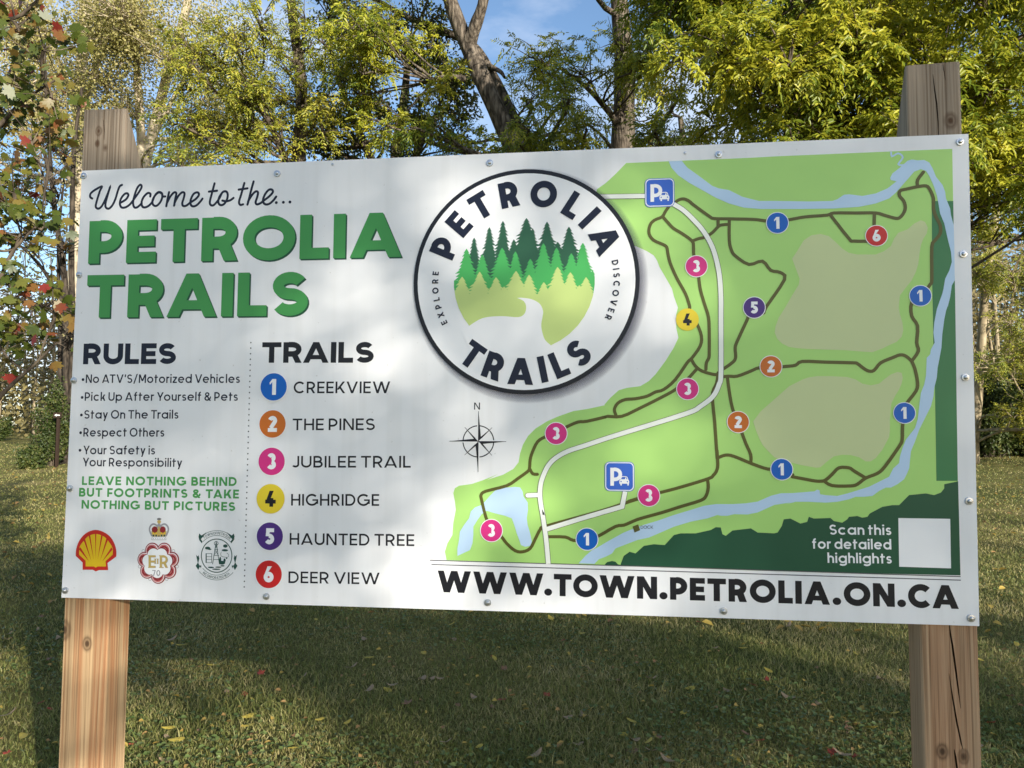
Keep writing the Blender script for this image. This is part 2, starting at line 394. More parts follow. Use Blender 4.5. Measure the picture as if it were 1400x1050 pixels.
pr(p, 'greeting_lettering', 'dark navy script lettering')
# title with its printed dark edge
p = Print()
for dx, dy, k, l in ((2.0,2.2,'title_edge',2),(1.0,1.1,'title_edge',3),(0,0,'title',4)):
    p.text('PETROLIA', (120.5+dx,360.5+dy), (549+dx,351+dy), 58, .275, M[k], l, .085)
    p.text('TRAILS', (117.5+dx,434.3+dy), (421+dx,431.5+dy), 58, .275, M[k], l, .085)
pr(p, 'title_lettering', 'big green block lettering')
p = Print()
p.text('RULES', (113.5,498), (240.5,497.6), 28, .27, M['navy'], 2); pr(p, 'heading_lettering')
p = Print()
p.text('TRAILS', (358,496), (511,496), 28, .27, M['black'], 2); pr(p, 'heading_lettering')
p = Print()
for t, a, b, bu in (('No ATV\'S/Motorized Vehicles',(117.2,523.6),(328,523.6),(113.6,519)),('Pick Up After Yourself & Pets',(115.8,548),(325.2,548),(112.4,543.4)),
                    ('Stay On The Trails',(115,572.4),(244,572.4),(111.4,567.4)),('Respect Others',(114,596.8),(224.6,597),(110.4,591.6)),
                    ('Your Safety is',(113.8,621),(212,621.4),(109.5,615.6)),('Your Responsibility',(113,637.4),(249,638.4),None)):
    p.text(t, a, b, 11.6, .16, M['navy'], 2, .13, .38)
    if bu: p.disc(B(*bu), .0042, M['navy'], 3, 14)
pr(p, 'rules_lettering', 'small navy lines of rules with round bullets')
p = Print()
for t, a, b in (('LEAVE NOTHING BEHIND',(112,663),(323.6,664.4)),('BUT FOOTPRINTS & TAKE',(108,678.8),(326.6,681.6)),('NOTHING BUT PICTURES',(111.4,695.4),(321.6,698.6))):
    p.text(t, a, b, 11.8, .235, M['slogan'], 2, .14, .62)
pr(p, 'slogan_lettering', 'three lines of green capitals')
for t, a, b in (('CREEKVIEW',(401.4,537.6),(533.4,537.6)),('THE PINES',(400,588.2),(512.6,588)),('JUBILEE TRAIL',(399,639.2),(561.6,639.4)),
                ('HIGHRIDGE',(398,691.2),(518.4,691.6)),('HAUNTED TREE',(396,744.6),(566.4,746.6)),('DEER VIEW',(394.4,797),(519,799))):
    p = Print(); p.text(t, a, b, 15.8, .165, M['black'], 2, .13, .44); pr(p, 'legend_lettering')
p = Print(); p.text('WWW.TOWN.PETROLIA.ON.CA', (598,809.5), (1311,832.6), 29.6, .275, M['black'], 2, .10)
pr(p, 'web_address_lettering', 'long line of heavy black capitals along the foot')
p = Print()
for i in range(45):
    q = i/44; p.disc(B(343-9*q, 468.4+334*q), .0022, M['rule'], 2, 8)
pr(p, 'dotted_divider')
p = Print()
p.line([B(588,765.8), B(900,774.8), B(1313,788.2)], .0022, M['rule'], 9); p.line([B(590,771.8), B(900,780.6), B(1313.5,793.2)], .0024, M['rule'], 2)
pr(p, 'ruled_lines')

# the map
QA = lambda *q: Z(800,180,4.375,q)
QB = lambda *q: Z(1060,180,4.375,q)
QC = lambda *q: Z(800,400,4.375,q)
QD = lambda *q: Z(1060,400,4.375,q)
QE = lambda *q: Z(580,530,5,q)
QF = lambda *q: Z(590,640,4.375,q)
QG = lambda *q: Z(830,600,4.375,q)
QH = lambda *q: Z(1060,630,4.375,q)
p = Print()
land = QA((245,188),(1000,156))+QB((0,148),(1058,103),(1068,700))+QD((1075,0),(1090,1050))+QH((1107,685),(0,660))+QF((710,572),(90,550),(80,500),(95,450),(125,400),(130,330),(145,250),(140,200),(130,150),(140,120),(165,105),(240,95),(300,75),(400,35)) \
    + QE((430,630),(540,595),(610,555),(645,510),(655,450),(675,390),(710,330),(760,280),(840,230),(920,195),(1020,160),(1120,145),(1235,120)) \
    + QC((115,670),(150,630),(200,585),(250,570),(330,560),(380,530),(420,490),(480,410),(530,330),(558,270),(545,210),(545,130),(555,90),(530,20)) \
    + QA((520,940),(480,870),(445,810),(430,770),(410,740),(370,715),(310,688),(200,640),(60,400),(70,345),(120,310),(170,265),(200,235))
p.shape(land, M['land'], 2)
p.shape(QB((935,415),(1064,415),(1068,700))+QD((1075,0),(1090,1050))+QH((1091,120),(963,120))+QD((955,600),(945,300),(942,130))+QB((938,910)), M['strip'], 3)
upper = QB((100,760),(130,715),(170,650),(215,620),(270,612),(320,625),(365,665),(400,700),(440,725),(490,735),(600,735),(650,715),(690,685),(710,640),(735,605),(790,585),(830,550),(870,530),(895,540),(912,575),(905,610),(885,640),(870,680),(862,730),(855,790),(840,840),(815,890),(775,940),(745,980),(738,1050)) \
    + QD((745,130),(760,180),(765,225),(755,265),(725,295),(680,315),(640,335),(580,357),(500,352),(420,345),(200,338),(130,333),(80,325),(40,305),(10,275),(-4,240),(0,205),(20,150)) + QB((60,1050),(100,980),(140,915),(145,880),(130,840))
p.shape(upper, M['field'], 4)
lower = QC((1005,770),(1050,710),(1130,640),(1220,560),(1300,520))+QD((200,507),(250,500),(330,500),(430,505),(480,520),(520,545),(570,555),(620,545),(650,520),(690,490),(730,475),(755,480),(762,510),(755,545),(740,580),(715,620),(695,660),(688,710),(685,760),(685,830),(680,865),(640,940),(600,990),(570,1010),(540,1010),(500,985),(450,972),(400,970),(350,980),(310,1010),(270,1045)) \
    + QG((1250,173),(1150,155),(1050,128),(1000,110),(960,70))+QC((1060,910),(1040,870),(1020,820))
p.shape(lower, M['field'], 4)
p.shape(QF((1035,578),(1050,562),(1080,555),(1100,560),(1115,575),(1130,578),(1140,550),(1150,525),(1185,500),(1220,510),(1270,465),(1330,455))
        + QG((345,635),(400,575),(440,565),(530,565),(620,545),(650,528),(680,530),(690,570),(710,580),(750,548),(860,535),(900,560),(1000,565),(1020,560),(1045,520))
        + QH((50,350),(90,345),(150,375),(190,365),(200,335),(230,345),(330,342),(350,360),(400,370),(430,350),(440,335),(490,330),(520,340),(550,335),(565,315),(640,275),(700,265),(740,265),(770,235),(800,205),(900,195),(950,205),(990,190),(1010,165),(1010,140),(1080,125),(1093,122),(1107,685),(0,660)), M['wood'], 4)
pr(p, 'map_land', 'light green park land with pale fields and dark woods')
p = Print()
riv = QA((500,178),(515,215),(555,260),(620,305),(700,350),(780,395),(860,430),(950,455),(1050,463)) + QB((0,463),(150,463),(350,460),(500,450),(600,430),(680,400),(720,365),(760,320),(800,275),(830,240),(870,225),(900,235),(920,265),(945,320),(965,380),(975,430),(985,490),(1010,550),(1030,640),(1050,720),(1055,780),(1040,830),(1015,880),(1005,940),(990,1000)) \
    + QD((1000,0),(965,100),(950,180),(945,240),(952,300),(930,340),(925,370),(905,390),(903,440),(900,500),(890,550),(870,600),(860,680),(850,760),(835,810),(780,880),(760,930),(745,980),(740,1020)) \
    + QH((705,45),(680,95),(620,125),(560,155),(480,180),(430,195),(370,210),(300,205),(268,200),(264,176),(248,172),(236,182),(200,185),(100,193)) + QG((1040,325),(980,340),(900,375),(830,385),(750,390),(650,390),(580,400),(500,425),(400,455),(300,490),(200,520),(100,560),(0,615)) \
    + QF((1000,470),(960,490),(920,525),(880,569),(975,572),(1000,545),(1040,530),(1080,510),(1100,480)) + QG((180,605),(250,590),(320,560),(400,525),(500,495),(600,475),(660,455),(680,460),(720,460),(760,450),(840,452),(900,440),(1000,395),(1100,380)) \
    + QH((60,260),(120,245),(200,245),(300,250),(370,245),(440,230),(480,215),(530,215),(580,210),(620,180),(660,160),(690,160),(730,140),(770,110),(790,70)) \
    + QD((800,1050),(810,950),(835,890),(860,820),(880,780),(900,740),(930,680),(945,620),(950,570),(965,510),(970,450),(980,400),(993,330),(998,250),(1010,160),(1020,110),(1030,80)) \
    + QB((1030,1050),(1045,990),(1055,920),(1072,890),(1070,700),(1066,560),(1050,500),(1045,460),(1020,400),(1015,360),(1000,320),(960,270),(940,220),(920,185),(890,170),(850,172),(815,167),(790,175),(745,215),(720,235),(700,250),(686,278),(690,290),(725,298),(715,305),(670,340),(600,370),(520,385),(440,375),(410,378),(370,405),(340,415),(200,418),(0,415)) \
    + QA((1040,415),(940,390),(860,350),(800,340),(760,325),(680,265),(610,215),(578,175))
p.shape(riv, M['river'], 6)
p.shape(QF((155,525),(155,480),(165,430),(170,380),(195,340),(225,300),(235,260),(260,235),(300,220),(320,200),(350,165),(380,135),(430,118),(500,112),(530,115),(545,140),(550,170),(575,205),(577,250),(570,300),(575,340),(590,390),(600,440),(590,465),(560,470),(535,460),(525,430),(510,390),(495,340),(480,300),(440,285),(380,270),(330,255),(300,275),(275,310),(250,350),(250,400),(245,450),(230,490)), M['river'], 6)
p.line(smooth(QB((692,120),(697,148),(735,130),(762,155),(735,195),(765,200),(792,185)),3), .0045, M['river'], 5)
pr(p, 'map_river', 'pale blue creek and pond')
p = Print(); TW = .0083
def trail(*segs):
    pts = sum(segs, []); sp = smooth(pts, 3); p.line(sp, TW, M['trail'], 8)
    for e in (sp[0], sp[-1]): p.disc(e, TW/2, M['trail'], 8, 12)
trail(QA((530,430),(560,409),(590,403),(620,415),(650,440),(740,505),(770,520),(860,522),(1000,525),(1050,530),(1150,545)), QB((20,540),(80,528),(180,510),(310,500),(350,487),(480,487),(600,487),(650,500),(710,517),(740,517),(765,490),(777,455),(767,415),(742,385),(745,355),(780,345),(850,330),(900,325),(922,345),(945,400),(945,460),(960,510),(985,560),(985,610),(955,650),(935,690),(935,880),(925,915),(870,980)),
      QD((815,60),(815,140),(850,200),(845,300),(855,350),(815,410)))
trail(QD((815,410),(780,380),(745,373),(700,390),(630,420),(590,465),(560,470),(530,455),(490,425),(460,420),(300,416),(160,412),(120,435),(60,442)), QC((1110,450),(1040,450),(990,470),(910,500),(860,500),(830,503)))
trail(QD((815,410),(835,460),(850,540),(840,590),(780,670),(770,720),(760,800),(758,880),(740,920),(655,1040)), QH((610,75),(540,103),(490,140),(450,150),(340,148),(290,120)))
trail(QH((540,103),(470,60),(440,42),(380,42),(340,80),(300,115),(270,122),(235,120),(180,110),(100,95)))
trail(QG((1110,215),(1040,185),(960,180),(870,150),(760,105),(710,97),(665,112)))
trail(QC((990,1020),(990,970),(960,900),(915,780),(880,690),(860,580),(850,500)))
trail(QC((795,480),(787,540),(762,600),(765,680),(775,780),(790,1000)), QG((655,50),(662,150),(655,190),(635,218),(600,240),(400,300),(240,340),(110,380)), QF((1300,165),(1200,195),(1000,260),(690,345),(652,365),(620,425),(590,480),(545,500),(500,493),(450,450),(410,400),(360,370),(325,290),(300,190),(297,160),(325,138),(450,105),(520,60),(575,20)),
      QE((720,550),(725,490),(740,440),(775,370),(830,335),(900,310),(970,270),(1050,235),(1110,230),(1240,200)), QC((135,740),(220,740),(330,690),(450,630),(540,580),(610,520),(665,460)))
trail(QE((722,555),(742,588),(774,592)))
trail(QG((600,240),(605,290),(592,340),(560,368),(440,405),(330,440),(200,476),(148,496),(100,516)), QF((1100,349),(1000,405),(930,430),(850,432),(800,412),(700,410)))
trail(QC((185,735),(175,700),(195,662),(240,640),(300,635),(370,620),(420,595),(470,580),(540,520),(610,420),(640,390),(688,320),(695,260),(670,190),(625,110)), QA((625,1045),(600,970),(550,880),(510,790),(495,730),(488,692),(465,675),(410,650),(382,610),(388,560),(415,530),(460,510),(480,478),(500,450)))
trail(QA((465,510),(500,550),(530,580),(580,610),(640,655),(648,690),(650,740),(670,800),(680,880),(690,950),(715,1035)), QC((738,150),(742,250),(742,350),(740,390),(725,420),(722,460)))
trail(QA((640,655),(680,640),(715,632),(760,605),(800,565),(830,557),(860,555)))
p.line(QA((795,525),(795,568)), TW, M['trail'], 8)
trail(QA((862,525),(862,650),(875,710),(900,745),(980,795),(1060,775),(1110,830),(1165,842),(1192,885),(1085,1045)), QC((1060,125),(1000,90),(970,160),(910,290),(897,330),(900,385),(885,415),(830,455)))
trail(QC((635,400),(660,440),(700,470),(770,490),(820,492)))
trail(QB((330,500),(440,640),(470,655),(600,655))); p.line(QB((592,490),(590,570)), TW, M['trail'], 8); trail(QB((850,327),(850,290),(885,243)))
p.flat(QG((152,524),(186,511),(198,546),(164,560)), M['trail'], 9)
pr(p, 'map_trails', 'olive brown trail lines and a small square dock')
p = Print()
r1 = QA((80,390),(400,385)); r2 = smooth(QA((500,420),(580,465),(650,530),(710,600),(760,690),(790,790),(805,880),(812,1000))+QC((812,150),(812,480),(800,550),(765,620),(690,680),(600,725),(180,855))+QE((1100,395),(980,435),(900,480),(850,530),(815,600),(795,670),(793,760),(810,870))+QF((665,280),(685,420),(699,572)), 4)
r3 = QF((690,365),(900,300),(1140,230),(1158,140)); r4 = QF((575,163),(645,160))
for wd, k, l in ((.0142,'outline',10),(.0118,'road',11)):
    for r in (r1, r2, r3, r4): p.line(r, wd, M[k], l)
    p.disc(r4[0], wd/2, M[k], l, 14)
pr(p, 'map_roads', 'white park road with thin dark outline')
p = Print()
p.text('DOCK', (876,722.8), (893,722.8), 4.4, .12, M['rule'], 12, .12); pr(p, 'dock_lettering')

# round number badges and square parking badges
def badge(n, x, y, r, k):
    p = Print(); c = B(x, y); R = r*scale_at(x, y)
    p.disc(c, R*1.07, M['yellow'] if k == 'yellow' else M['white'], 14); p.disc(c, R, M[k], 15)
    g, adv = glyph(n, .27); h = R*1.16; ki = M['black'] if n == '4' else M['white']
    for q in g: p.flat([(c[0]+(a-adv/2-(.06 if n == '1' else 0))*h*.93, c[1]+(b-.5)*h) for a, b in q], ki, 16)
    pr(p, 'number_badge', {'blue':'blue badge with a white 1','orange':'orange badge with a white 2','pink':'pink badge with a white 3','yellow':'yellow badge with a black 4','violet':'violet badge with a white 5','red':'red badge with a white 6'}[k])
KC = dict(zip('123456', ('blue','orange','pink','yellow','violet','red')))
for n, x, y in (('1',374.5,529),('2',373,579.6),('3',371.8,630.8),('4',370.3,681.8),('5',369.3,733),('6',367.8,785)): badge(n, x, y, 17.9, KC[n])
for n, x, y in (('1',1062.6,305),('6',1198,322.5),('3',952,364.2),('5',1031,420.6),('1',1258,404.5),('4',939.6,437),('2',1053.8,501),('3',940,531.8),('2',1009,577),('1',1236.2,564.6),('3',760.4,592.6),('1',1068.6,641.6),('3',887,677.3),('3',672,725.2),('1',802.6,737)):
    badge(n, x, y, 14.6, KC[n])
def rrect(x0, y0, x1, y1, r):
    return ell(x1-r,y1-r,r,r,0,90,6)+ell(x0+r,y1-r,r,r,90,180,6)+ell(x0+r,y0+r,r,r,180,270,6)+ell(x1-r,y0+r,r,r,270,360,6)
for x, y in ((901.8,263.6), (847,651.4)):
    p = Print(); c = B(x, y); s = 20.3*scale_at(x, y)
    T = lambda pts: [(c[0]+a*s, c[1]+b*s) for a, b in pts]
    p.flat(T(rrect(-1,-1,1,1,.34)), M['park'], 14); p.flat(T(rrect(-.96,-.96,.96,.96,.31)), M['white'], 15); p.flat(T(rrect(-.90,-.90,.90,.90,.27)), M['park'], 16)
    g, adv = glyph('P', .2)
    for q in g: p.flat(T([(-.62+a*1.22, -.63+b*1.22) for a, b in q]), M['white'], 17)
    p.flat(T([(-.02,-.36),(0,-.25),(.08,-.18),(.55,-.18),(.63,-.25),(.65,-.36),(.64,-.48),(-.01,-.48)]), M['white'], 18)
    for q in rib([(.07,-.19),(.13,-.04),(.20,-.0),(.43,-.0),(.50,-.04),(.56,-.19)], .05): p.flat(T(q), M['white'], 18)
    for a in (.05, .52): p.flat(T(rrect(a,-.60,a+.10,-.44,.03)), M['white'], 18)
    for a in (.10, .53): p.flat(T(ell(a,-.34,.045,.045,0,360,12)[:-1]), M['park'], 20)
    p.flat(T([(.36,-.19),(.40,-.05),(.44,-.05),(.46,-.19)]), M['white'], 18)
    pr(p, 'parking_badge', 'blue square badge with a white P and a small car')

# the round logo with its printed soft shadow
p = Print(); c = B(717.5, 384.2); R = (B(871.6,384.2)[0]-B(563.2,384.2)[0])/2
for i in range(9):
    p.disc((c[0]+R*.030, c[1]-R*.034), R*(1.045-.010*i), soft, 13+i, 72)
p.disc(c, R, M['black'], 23, 80); p.disc(c, R*.963, M['white'], 24, 80)
LG = lambda pts: [(c[0]+(a-516.5)/477*R, c[1]-(b-506.5)/477*R) for a, b in pts]
cc = LG([(512,505)])[0]; rc = 298/477*R
rl = random.Random(3)
def conifer(x, y0, y1, hw, m, lay):
    n = max(6, int((y1-y0)/14)); k = hw/(y1-y0)
    for i in range(n):
        ya = y0+(y1-y0)*i/n; yb = y0+(y1-y0)*(i+1)/n
        wa = k*(ya-y0)*.70+1.0; wl = k*(yb-y0)*(1.0+rl.uniform(-.2,.35))+8; wr = k*(yb-y0)*(1.0+rl.uniform(-.2,.35))+8
        q = clip_circle(LG([(x-wa,ya),(x+wa,ya),(x+wr,yb+5),(x+wr*.5,yb+3),(x-wl*.5,yb+3),(x-wl,yb+5)]), cc, rc)
        for t in ([0,1,3,4],[1,2,3],[4,5,0]):
            if len(q) != 6: break
            p.flat([q[j] for j in t], m, lay)
        if len(q) != 6 and len(q) > 2: p.flat(q, m, lay)
for x, y, hw in ((300,318,26),(365,275,38),(423,250,44),(523,240,82),(550,285,30),(610,258,62),(702,282,58),(470,330,50),(655,345,60),(750,380,30)): conifer(x, y, 540 if hw > 30 else 500, hw*1.45, M['pine_dark'], 25)
for x, y, hw in ((268,365,46),(335,392,40),(420,365,50),(477,382,36),(540,415,34),(595,350,44),(650,370,40),(712,395,42),(760,352,44),(235,500,20),(800,470,20)): conifer(x, y, 596, hw*1.7, M['pine_mid'], 26)
for x0 in range(215, 806, 30): 
    q = clip_circle(LG([(x0,500),(x0+30,500),(x0+30,600),(x0,600)]), cc, rc)
    if len(q) > 2: p.flat(q, M['pine_mid'], 27)
for x, y, hw in ((250,485,30),(325,465,36),(395,490,30),(480,465,40),(535,482,26),(597,515,24),(655,452,34),(708,475,28),(773,497,26),(225,540,14),(430,530,20),(625,530,18),(745,530,18)): conifer(x, y, 596, hw*1.75, M['pine_pale'], 28)
low = clip_circle(LG([(200,572),(830,572),(830,840),(200,840)]), cc, rc); p.flat(low, M['pine_pale'], 29)
path = smooth([(485,579),(512,592),(523,615),(517,645),(490,660),(420,655),(340,662),(278,697)],4)+[(250,720),(300,830),(520,840),(640,800),(627,780)]+smooth([(625,778),(600,752),(587,700),(592,660),(594,635),(580,605),(545,585),(500,578)],4)
p.shape(LG(path), M['white'], 30)
p.arc_text('PETROLIA', c, R*.672, R*.232, .26, 90, 147, M['navy'], 32)
p.arc_text('TRAILS', c, R*.915, R*.232, .26, 270.5, 82, M['navy'], 32, True)
p.arc_text('EXPLORE', c, R*.775, R*.056, .21, 190.5, 35, M['navy'], 32)
p.arc_text('DISCOVER', c, R*.775, R*.056, .21, -7.0, 38, M['navy'], 32)
pr(p, 'round_logo', 'round white logo with a black ring, green pines and a white path')

# compass rose
p = Print(); c = B(580+370/5, 530+367/5); u = scale_at(653,603)/5
CP = lambda pts: [(c[0]+a*u, c[1]+b*u) for a, b in pts]
for a0 in range(0, 360, 90): p.line(CP(ell(0,0,105,105,a0+4,a0+86,12)), 7*u, M['black'], 2)
for a, ln in ((45,132),(135,132),(225,132),(315,132)):
    r = math.radians(a); d = (math.cos(r), math.sin(r)); e = (-d[1], d[0])
    p.flat(CP([(0,0),(d[0]*30+e[0]*10,d[1]*30+e[1]*10),(d[0]*ln,d[1]*ln)]), M['black'], 3); p.flat(CP([(0,0),(d[0]*ln,d[1]*ln),(d[0]*30-e[0]*10,d[1]*30-e[1]*10)]), M['panel'], 3)
    p.line(CP([(d[0]*30,d[1]*30),(d[0]*ln,d[1]*ln)]), 3*u, M['black'], 4)
for a, ln in ((90,203),(0,190),(270,205),(180,198)):
    r = math.radians(a); d = (math.cos(r), math.sin(r)); e = (-d[1], d[0])
    p.flat(CP([(0,0),(d[0]*22-e[0]*18,d[1]*22-e[1]*18),(d[0]*ln,d[1]*ln)]), M['black'], 6); p.flat(CP([(0,0),(d[0]*ln,d[1]*ln),(d[0]*22+e[0]*16,d[1]*22+e[1]*16)]), M['panel'], 6)
    p.line(CP([(0,0),(d[0]*ln,d[1]*ln)]), 3.4*u, M['black'], 7)
p.text('N', (648.2,560), (656.2,560), 9.6, .15, M['black'], 2)
pr(p, 'compass_rose', 'black compass rose with an N above it')

# scan note: white lettering and the white sticker beside it
p = Print()
for t, a, b in (('Scan this',(1134,730.8),(1218.6,731.4)),('for detailed',(1110.4,750),(1218.6,751.2)),('highlights',(1131.4,769.4),(1219.2,770.4))): p.text(t, a, b, 13.6, .175, M['white'], 7, .12, .36)
pr(p, 'scan_note_lettering', 'three lines of white lettering')
p = Print(); p.flat(QH((735,342),(1045,347),(1050,643),(740,633)), M['white'], 7); pr(p, 'white_sticker', 'blank white square sticker')

# emblems at the lower left
p = Print(); K5 = lambda pts: Z(70,640,5,pts)
p.shape(K5(smooth([(168,600),(170,560),(185,510),(215,465),(255,435),(305,422),(355,435),(400,465),(430,510),(445,560),(445,605)],4)+[(385,648),(390,697),(328,697),(305,706),(284,695),(215,695),(215,645)]), M['shell_red'], 2)
p.shape(K5([(191,592)]+smooth([(192,555),(200,528),(236,482),(262,461),(305,450),(348,461),(378,482),(412,528),(422,555)],4)+[(421,592),(372,636),(376,672),(318,672),(305,680),(292,672),(236,672),(236,632)]), M['shell_yellow'], 3)
for a, b, f in (((200,540),(190,555),(262,640)),((232,482),(222,492),(276,636)),((268,459),(258,463),(292,630)),((309,450),(301,450),(305,626)),((352,463),(342,459),(318,630)),((388,492),(378,482),(334,636)),((421,556),(412,541),(348,640))):
    p.flat(K5([a, b, f]), M['shell_red'], 4)
pr(p, 'shell_emblem', 'yellow scallop shell emblem outlined in red')
p = Print(); KR = lambda pts: Z(180,700,10,pts); ur = scale_at(215,750)/10
rc0 = (366,690)
for i in range(7):
    a = math.radians(90+360/14+i*360/7); x = rc0[0]+192*math.cos(a); y = rc0[1]-185*math.sin(a)
    p.disc(KR([(x,y)])[0], 98*ur, M['maroon'], 2+i, 28); p.disc(KR([(x,y)])[0], 84*ur, M['white'], 10+i, 28); p.disc(KR([(x,y)])[0], 76*ur, M['rose'], 18+i, 28)
    for k in range(7):
        b = a+math.radians(-66+22*k); p.disc(KR([(x+52*math.cos(b), y-52*math.sin(b))])[0], 13*ur, M['maroon'], 26, 8)
    b = math.radians(90+i*360/7)
    if i: p.line(ell(*KR([(rc0[0]+262*math.cos(b), rc0[1]-250*math.sin(b))])[0], 20*ur, 20*ur, 0, 360, 12)[:-1], 5*ur, M['grey'], 2, True)
for i in range(7):
    a = math.radians(90+360/14+i*360/7); p.disc(KR([(rc0[0]+134*math.cos(a), rc0[1]-128*math.sin(a))])[0], 86*ur, M['maroon'], 27+i, 28)
for i in range(7):
    a = math.radians(90+360/14+i*360/7); p.disc(KR([(rc0[0]+128*math.cos(a), rc0[1]-122*math.sin(a))])[0], 80*ur, M['white'], 35+i, 28)
p.disc(KR([rc0])[0], 150*ur, M['white'], 43, 30)
def serif(t, x, yb, cap, m, lay, w=.17):
    for q in glyph(t, w)[0]: p.flat(KR([(x+a*cap, yb-b*cap) for a, b in q]), m, lay)
    for yy in (0, .94):
        p.flat(KR([(x-8, yb-yy*cap), (x+cap*.30, yb-yy*cap), (x+cap*.30, yb-(yy+.06)*cap), (x-8, yb-(yy+.06)*cap)]), m, lay+1)
for dx, m, l in ((4,'grey',45),(0,'gold',47)):
    serif('E', 250+dx, 756+dx, 170, M[m], l); serif('R', 402+dx, 756+dx, 170, M[m], l); serif('I', 332+dx, 700+dx, 68, M[m], l, .22); serif('I', 366+dx, 700+dx, 68, M[m], l, .22)
for t, x in (('7',300),('0',356)):
    for q in glyph(t, .16)[0]: p.flat(KR([(x+a*80, 868-b*80) for a, b in q]), M['grey'], 45)
# crown
p.flat(KR([(285,325),(465,325),(470,375),(280,375)]), M['white'], 2); p.line(KR([(282,340),(466,340),(472,380),(276,380)]), 6*ur, M['grey'], 3, True)
for k in range(6): p.disc(KR([(300+30*k,362)])[0], 6*ur, M['grey'], 4, 8)
p.flat(KR([(280,335),(470,335),(478,265),(440,230),(310,230),(270,265)]), M['gold'], 2)
for x in (312, 420): p.disc(KR([(x+5,240)])[0], 42*ur, M['maroon'], 3, 16)
for k in range(5): p.disc(KR([(300+37*k,322)])[0], 13*ur, M['crest'], 4, 10); p.disc(KR([(300+37*k,290)])[0], 11*ur, M['shell_yellow'], 4, 10)
for sx in (-1, 1): p.line(smooth(KR([(375+sx*95,330),(375+sx*128,250),(375+sx*118,195),(375+sx*80,165),(375+sx*35,180),(375+sx*10,220)]),3), 22*ur, M['grey'], 5)
p.line(KR([(375,320),(375,190)]), 26*ur, M['gold'], 5); p.disc(KR([(376,178)])[0], 22*ur, M['grey'], 6, 14); p.disc(KR([(377,132)])[0], 26*ur, M['gold'], 6, 14)
p.line(KR([(378,80),(378,112)]), 30*ur, M['grey'], 6); p.line(KR([(350,96),(406,96)]), 16*ur, M['rule'], 7)
pr(p, 'royal_emblem', 'maroon scalloped wreath with gold letters under a crown')
p = Print(); KT = lambda pts: Z(260,720,14,pts); ut = scale_at(297,757)/14; cx = KT([(507,555)])[0]; k = M['crest']
p.line(ell(*cx, 292*ut, 298*ut, 0, 360, 48)[:-1], 17*ut, k, 3, True)
for r in (450, 362): p.line(ell(*cx, r*ut, r*ut, 42, 138, 24), 8*ut, k, 2)
for r in (435, 348): p.line(ell(*cx, r*ut, r*ut, 222, 318, 24), 8*ut, k, 2)
p.arc_text('TOWN OF PETROLIA', cx, 382*ut, 46*ut, .15, 90, 80, k, 3); p.arc_text('INCORPORATED 1874', cx, 416*ut, 44*ut, .15, 270, 78, k, 3, True)
for sx in (-1, 1):
    f = lambda pts: KT([(507+sx*a, b) for a, b in pts])
    p.shape(f([(190,105),(290,170),(330,130),(345,190),(330,260),(280,320),(268,285),(300,240),(240,170)]), k, 4)
    p.shape(f([(345,545),(362,570),(390,540),(380,600),(360,690),(400,750),(350,830),(318,760),(300,800),(290,745),(330,740),(350,690),(330,610)]), k, 4)
p.line(KT([(500,290),(430,720)]), 12*ut, k, 3); p.line(KT([(500,290),(560,720)]), 12*ut, k, 3)
for y, w in ((330,12),(440,34),(550,52),(630,58)): p.line(KT([(500-w,y),(500+w,y)]), 9*ut, k, 4)
for a, b in (((470,440),(545,550)),((535,440),(455,550)),((480,340),(530,440)),((520,340),(470,440))): p.line(KT([a,b]), 8*ut, k, 5)
p.line(ell(*KT([(500,320)])[0], 38*ut, 34*ut, 0, 360, 14)[:-1], 10*ut, k, 4, True)
for y in (515,575,625,690): p.line(KT([(300,y),(418,y)]), 8*ut, k, 3)
p.line(KT([(308,512),(308,690)]), 20*ut, k, 4); p.line(KT([(414,512),(414,692)]), 10*ut, k, 4)
for x, y, a, b in ((335,410,52,26),(375,432,34,14),(675,370,44,30),(665,452,62,20),(610,690,62,34),(660,645,22,34),(700,605,14,14),(575,640,20,60),(400,780,60,14),(540,775,60,12),(500,815,80,12),(620,750,40,12)): p.disc(KT([(x,y)])[0], a*ut, k, 3, 14, b*ut)
p.line(smooth(KT([(600,480),(585,530),(610,570),(720,585),(735,530),(700,505)]),3), 7*ut, k, 3)
pr(p, 'town_crest', 'dark green round crest with an oil derrick and two ribbons')

# bolts
zinc = mat('zinc', (.55,.56,.58), .32); zinc.node_tree.nodes['Principled BSDF'].inputs['Metallic'].default_value = .85
bolt0 = None
for x, y, r in ((115,240.5,1),(379.3,237.4,1),(669.7,222.8,1),(982.4,211.3,1),(1312,194.3,1),(1316.5,347.5,1),(1319.4,516,1),(1324.5,685,1),(1327.4,845,1),(989.3,835.2,1),(667,823.6,1),(364.4,815.4,1),(89.6,807,1),(96,667.6,1),(101.4,520,1),(108.4,375.9,1),(454.8,224.8,.4),(936.6,209.2,.4)):
    if bolt0 is None:
        V, F = [(0,-.0085,0)], []; prof = ((.0032,-.008),(.0050,-.0062),(.0052,-.0034),(.0088,-.0030),(.0093,-.0022),(.0095,.001)); n = 16
        for rr, yy in prof: V += [(rr*math.cos(2*PI*i/n), yy, rr*math.sin(2*PI*i/n)) for i in range(n)]
        F += [(0, 1+i, 1+(i+1) % n) for i in range(n)]
        for j in range(len(prof)-1): F += [(1+j*n+i, 1+(j+1)*n+i, 1+(j+1)*n+(i+1) % n, 1+j*n+(i+1) % n) for i in range(n)]
        m = MB(); m.mesh(V, F, zinc); bo = m.build('bolt', panel); bolt0 = bo
    else:
        bo = bolt0.copy(); COL.objects.link(bo); bo.parent = panel
    q = B(x, y); bo.location = (q[0], -.0008, q[1]); bo.scale = (r, r, r)

